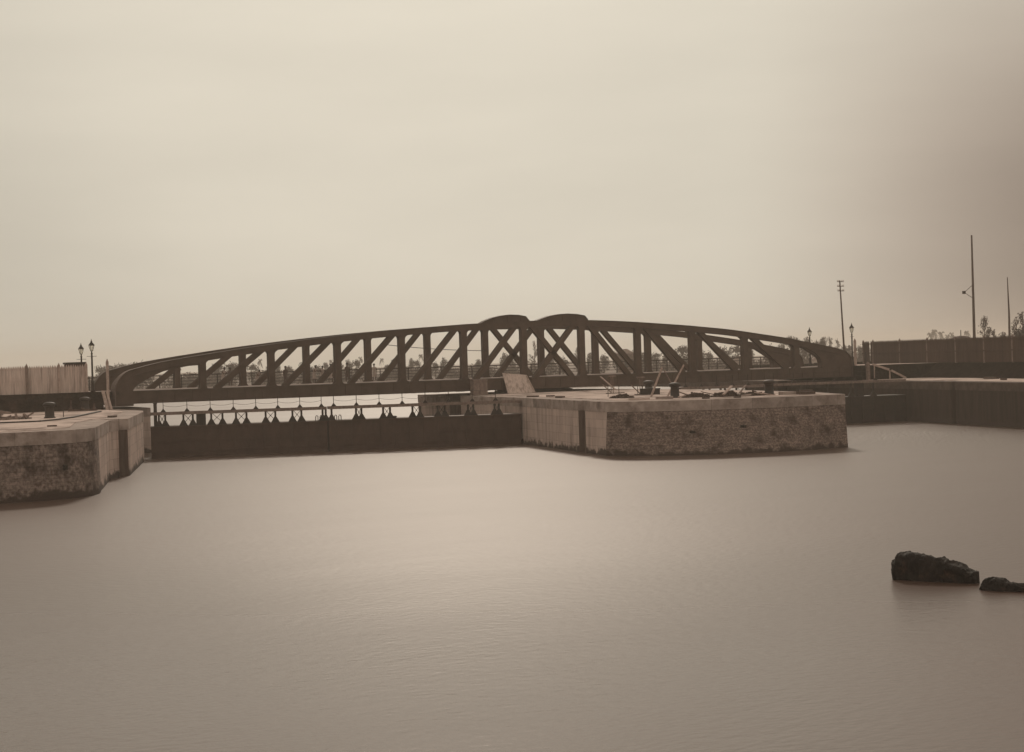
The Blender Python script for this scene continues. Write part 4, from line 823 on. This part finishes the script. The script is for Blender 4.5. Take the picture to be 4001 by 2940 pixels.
for i, (x, y, h, w, kd) in enumerate(TREES):
    near = y < 60; zb = ZQ if near else 2.1
    if near: h = h - 1.5
    if i < 9: h *= 1.1; w *= 1.7
    v = i % (4 if kd == 'b' else 3); cm_, tm_ = protos[kd, v]; px = scr(x, y)
    if near: place = 'behind the dark fence near the right edge'
    elif px > 3500: place = 'far beyond the dark right fence'
    elif px > 3333: place = 'in the gap between the bridge end and the dark fence'
    elif px < 460: place = 'in the gap between the pale fence and the bridge'
    else:
        j = next(q for q in range(12) if POST[q + 1] >= px); place = 'in the bridge\'s %s bay' % ORD[j]
    key = (kd, place); cnt[key] = cnt.get(key, 0) + 1
    r = empty('palm_tree' if kd == 'p' else 'tree', (x, y, zb), '%s %s from left %s' % (ORD[cnt[key] - 1], KN[kd], place), 'palm' if kd == 'p' else 'tree', 'palms on the skyline' if kd == 'p' else 'trees on the skyline', random.uniform(0, 6.28))
    cw = w * 1.55 if kd != 'p' else max(w, h * .5) * 1.05
    if kd == 'b': cw = max(cw, h * .42)
    if kd == 'w': cw = max(w * 1.3, h * .5)
    r.scale = (cw, cw, h) if kd != 'p' else (h * .32, h * .32, h)
    for nm, me in (('crown', cm_), ('trunk', tm_)):
        o = bpy.data.objects.new(nm, me); sc.collection.objects.link(o); o.parent = r
# the unbroken scrub under the far trees
rnd = random.Random(5); line_ = [(5, 262), (25, 250), (50, 244), (75, 232), (100, 220), (128, 200), (150, 188), (178, 176), (205, 150)]
bl = []
for (a, b) in zip(line_, line_[1:]):
    for k in range(15):
        t = rnd.random(); x = lerp(a[0], b[0], t) + rnd.uniform(-2, 10); y = lerp(a[1], b[1], t) + rnd.uniform(-2, 12); hh = rnd.uniform(1.2, 2.35)
        bl.append((x, y, 2 + hh * .8, rnd.uniform(2, 4), rnd.uniform(2, 3), hh))
leafmass(rnd, bl, 60000, .12, .34).build('scrub', 'leaf2'); tag(sc.objects['scrub'], kind='stuff')
# ------------------------------------------------------------------ far buildings
def house(x, y, z, w, d, h, rh, rz, label, wall='white', cat='house', wins=3):
    r = empty('house', (x, y, z), label, cat, None, rz)
    p = MB(); p.box(-w / 2, w / 2, -d / 2, d / 2, 0, h); wl_ = p.build('wall', wall, r)
    p = MB(); e = .35; p.hexa([(-w / 2 - e, -d / 2 - e, h), (w / 2 + e, -d / 2 - e, h), (w / 2 + e, d / 2 + e, h), (-w / 2 - e, d / 2 + e, h)], [(-w / 2 + d * .35, -.05, h + rh), (w / 2 - d * .35, -.05, h + rh), (w / 2 - d * .35, .05, h + rh), (-w / 2 + d * .35, .05, h + rh)]); p.build('roof', 'roof', r)
    for k in range(wins):
        cx = -w / 2 + w * (k + .5) / wins; p = MB(); p.box(cx - .35, cx + .35, -d / 2 - .03, -d / 2 + .02, h * .35, h * .75); p.build('window', 'hole', r)
house(124, 205.3, 2.2, 3.6, 4, 5.2, 1.1, -.45, 'dark boxy house rising above the trees right of the middle of the bridge', 'roof')
house(144.6, 189, 2.2, 3.4, 3, 2.6, .9, -.45, 'small pale house low among the trees, right of the bridge middle')
house(154, 171, 2.2, 3.6, 3, 2.6, .8, -.45, 'small pale house seen through the last openings of the bridge')
# ------------------------------------------------------------------ hazy air
hz = MB(); hz.box(-1590, 1590, -1590, 1590, -3, 24); hm = bpy.data.materials.new('hazy_air'); hm.use_nodes = True; N = hm.node_tree.nodes; N.clear()
pv_ = N.new('ShaderNodeVolumePrincipled'); pv_.inputs['Color'].default_value = (1.0, .90, .80, 1); pv_.inputs['Density'].default_value = .00055; pv_.inputs['Anisotropy'].default_value = .2
mo = N.new('ShaderNodeOutputMaterial'); hm.node_tree.links.new(pv_.outputs[0], mo.inputs['Volume'])
tag(hz.build('haze', hm), kind='stuff')
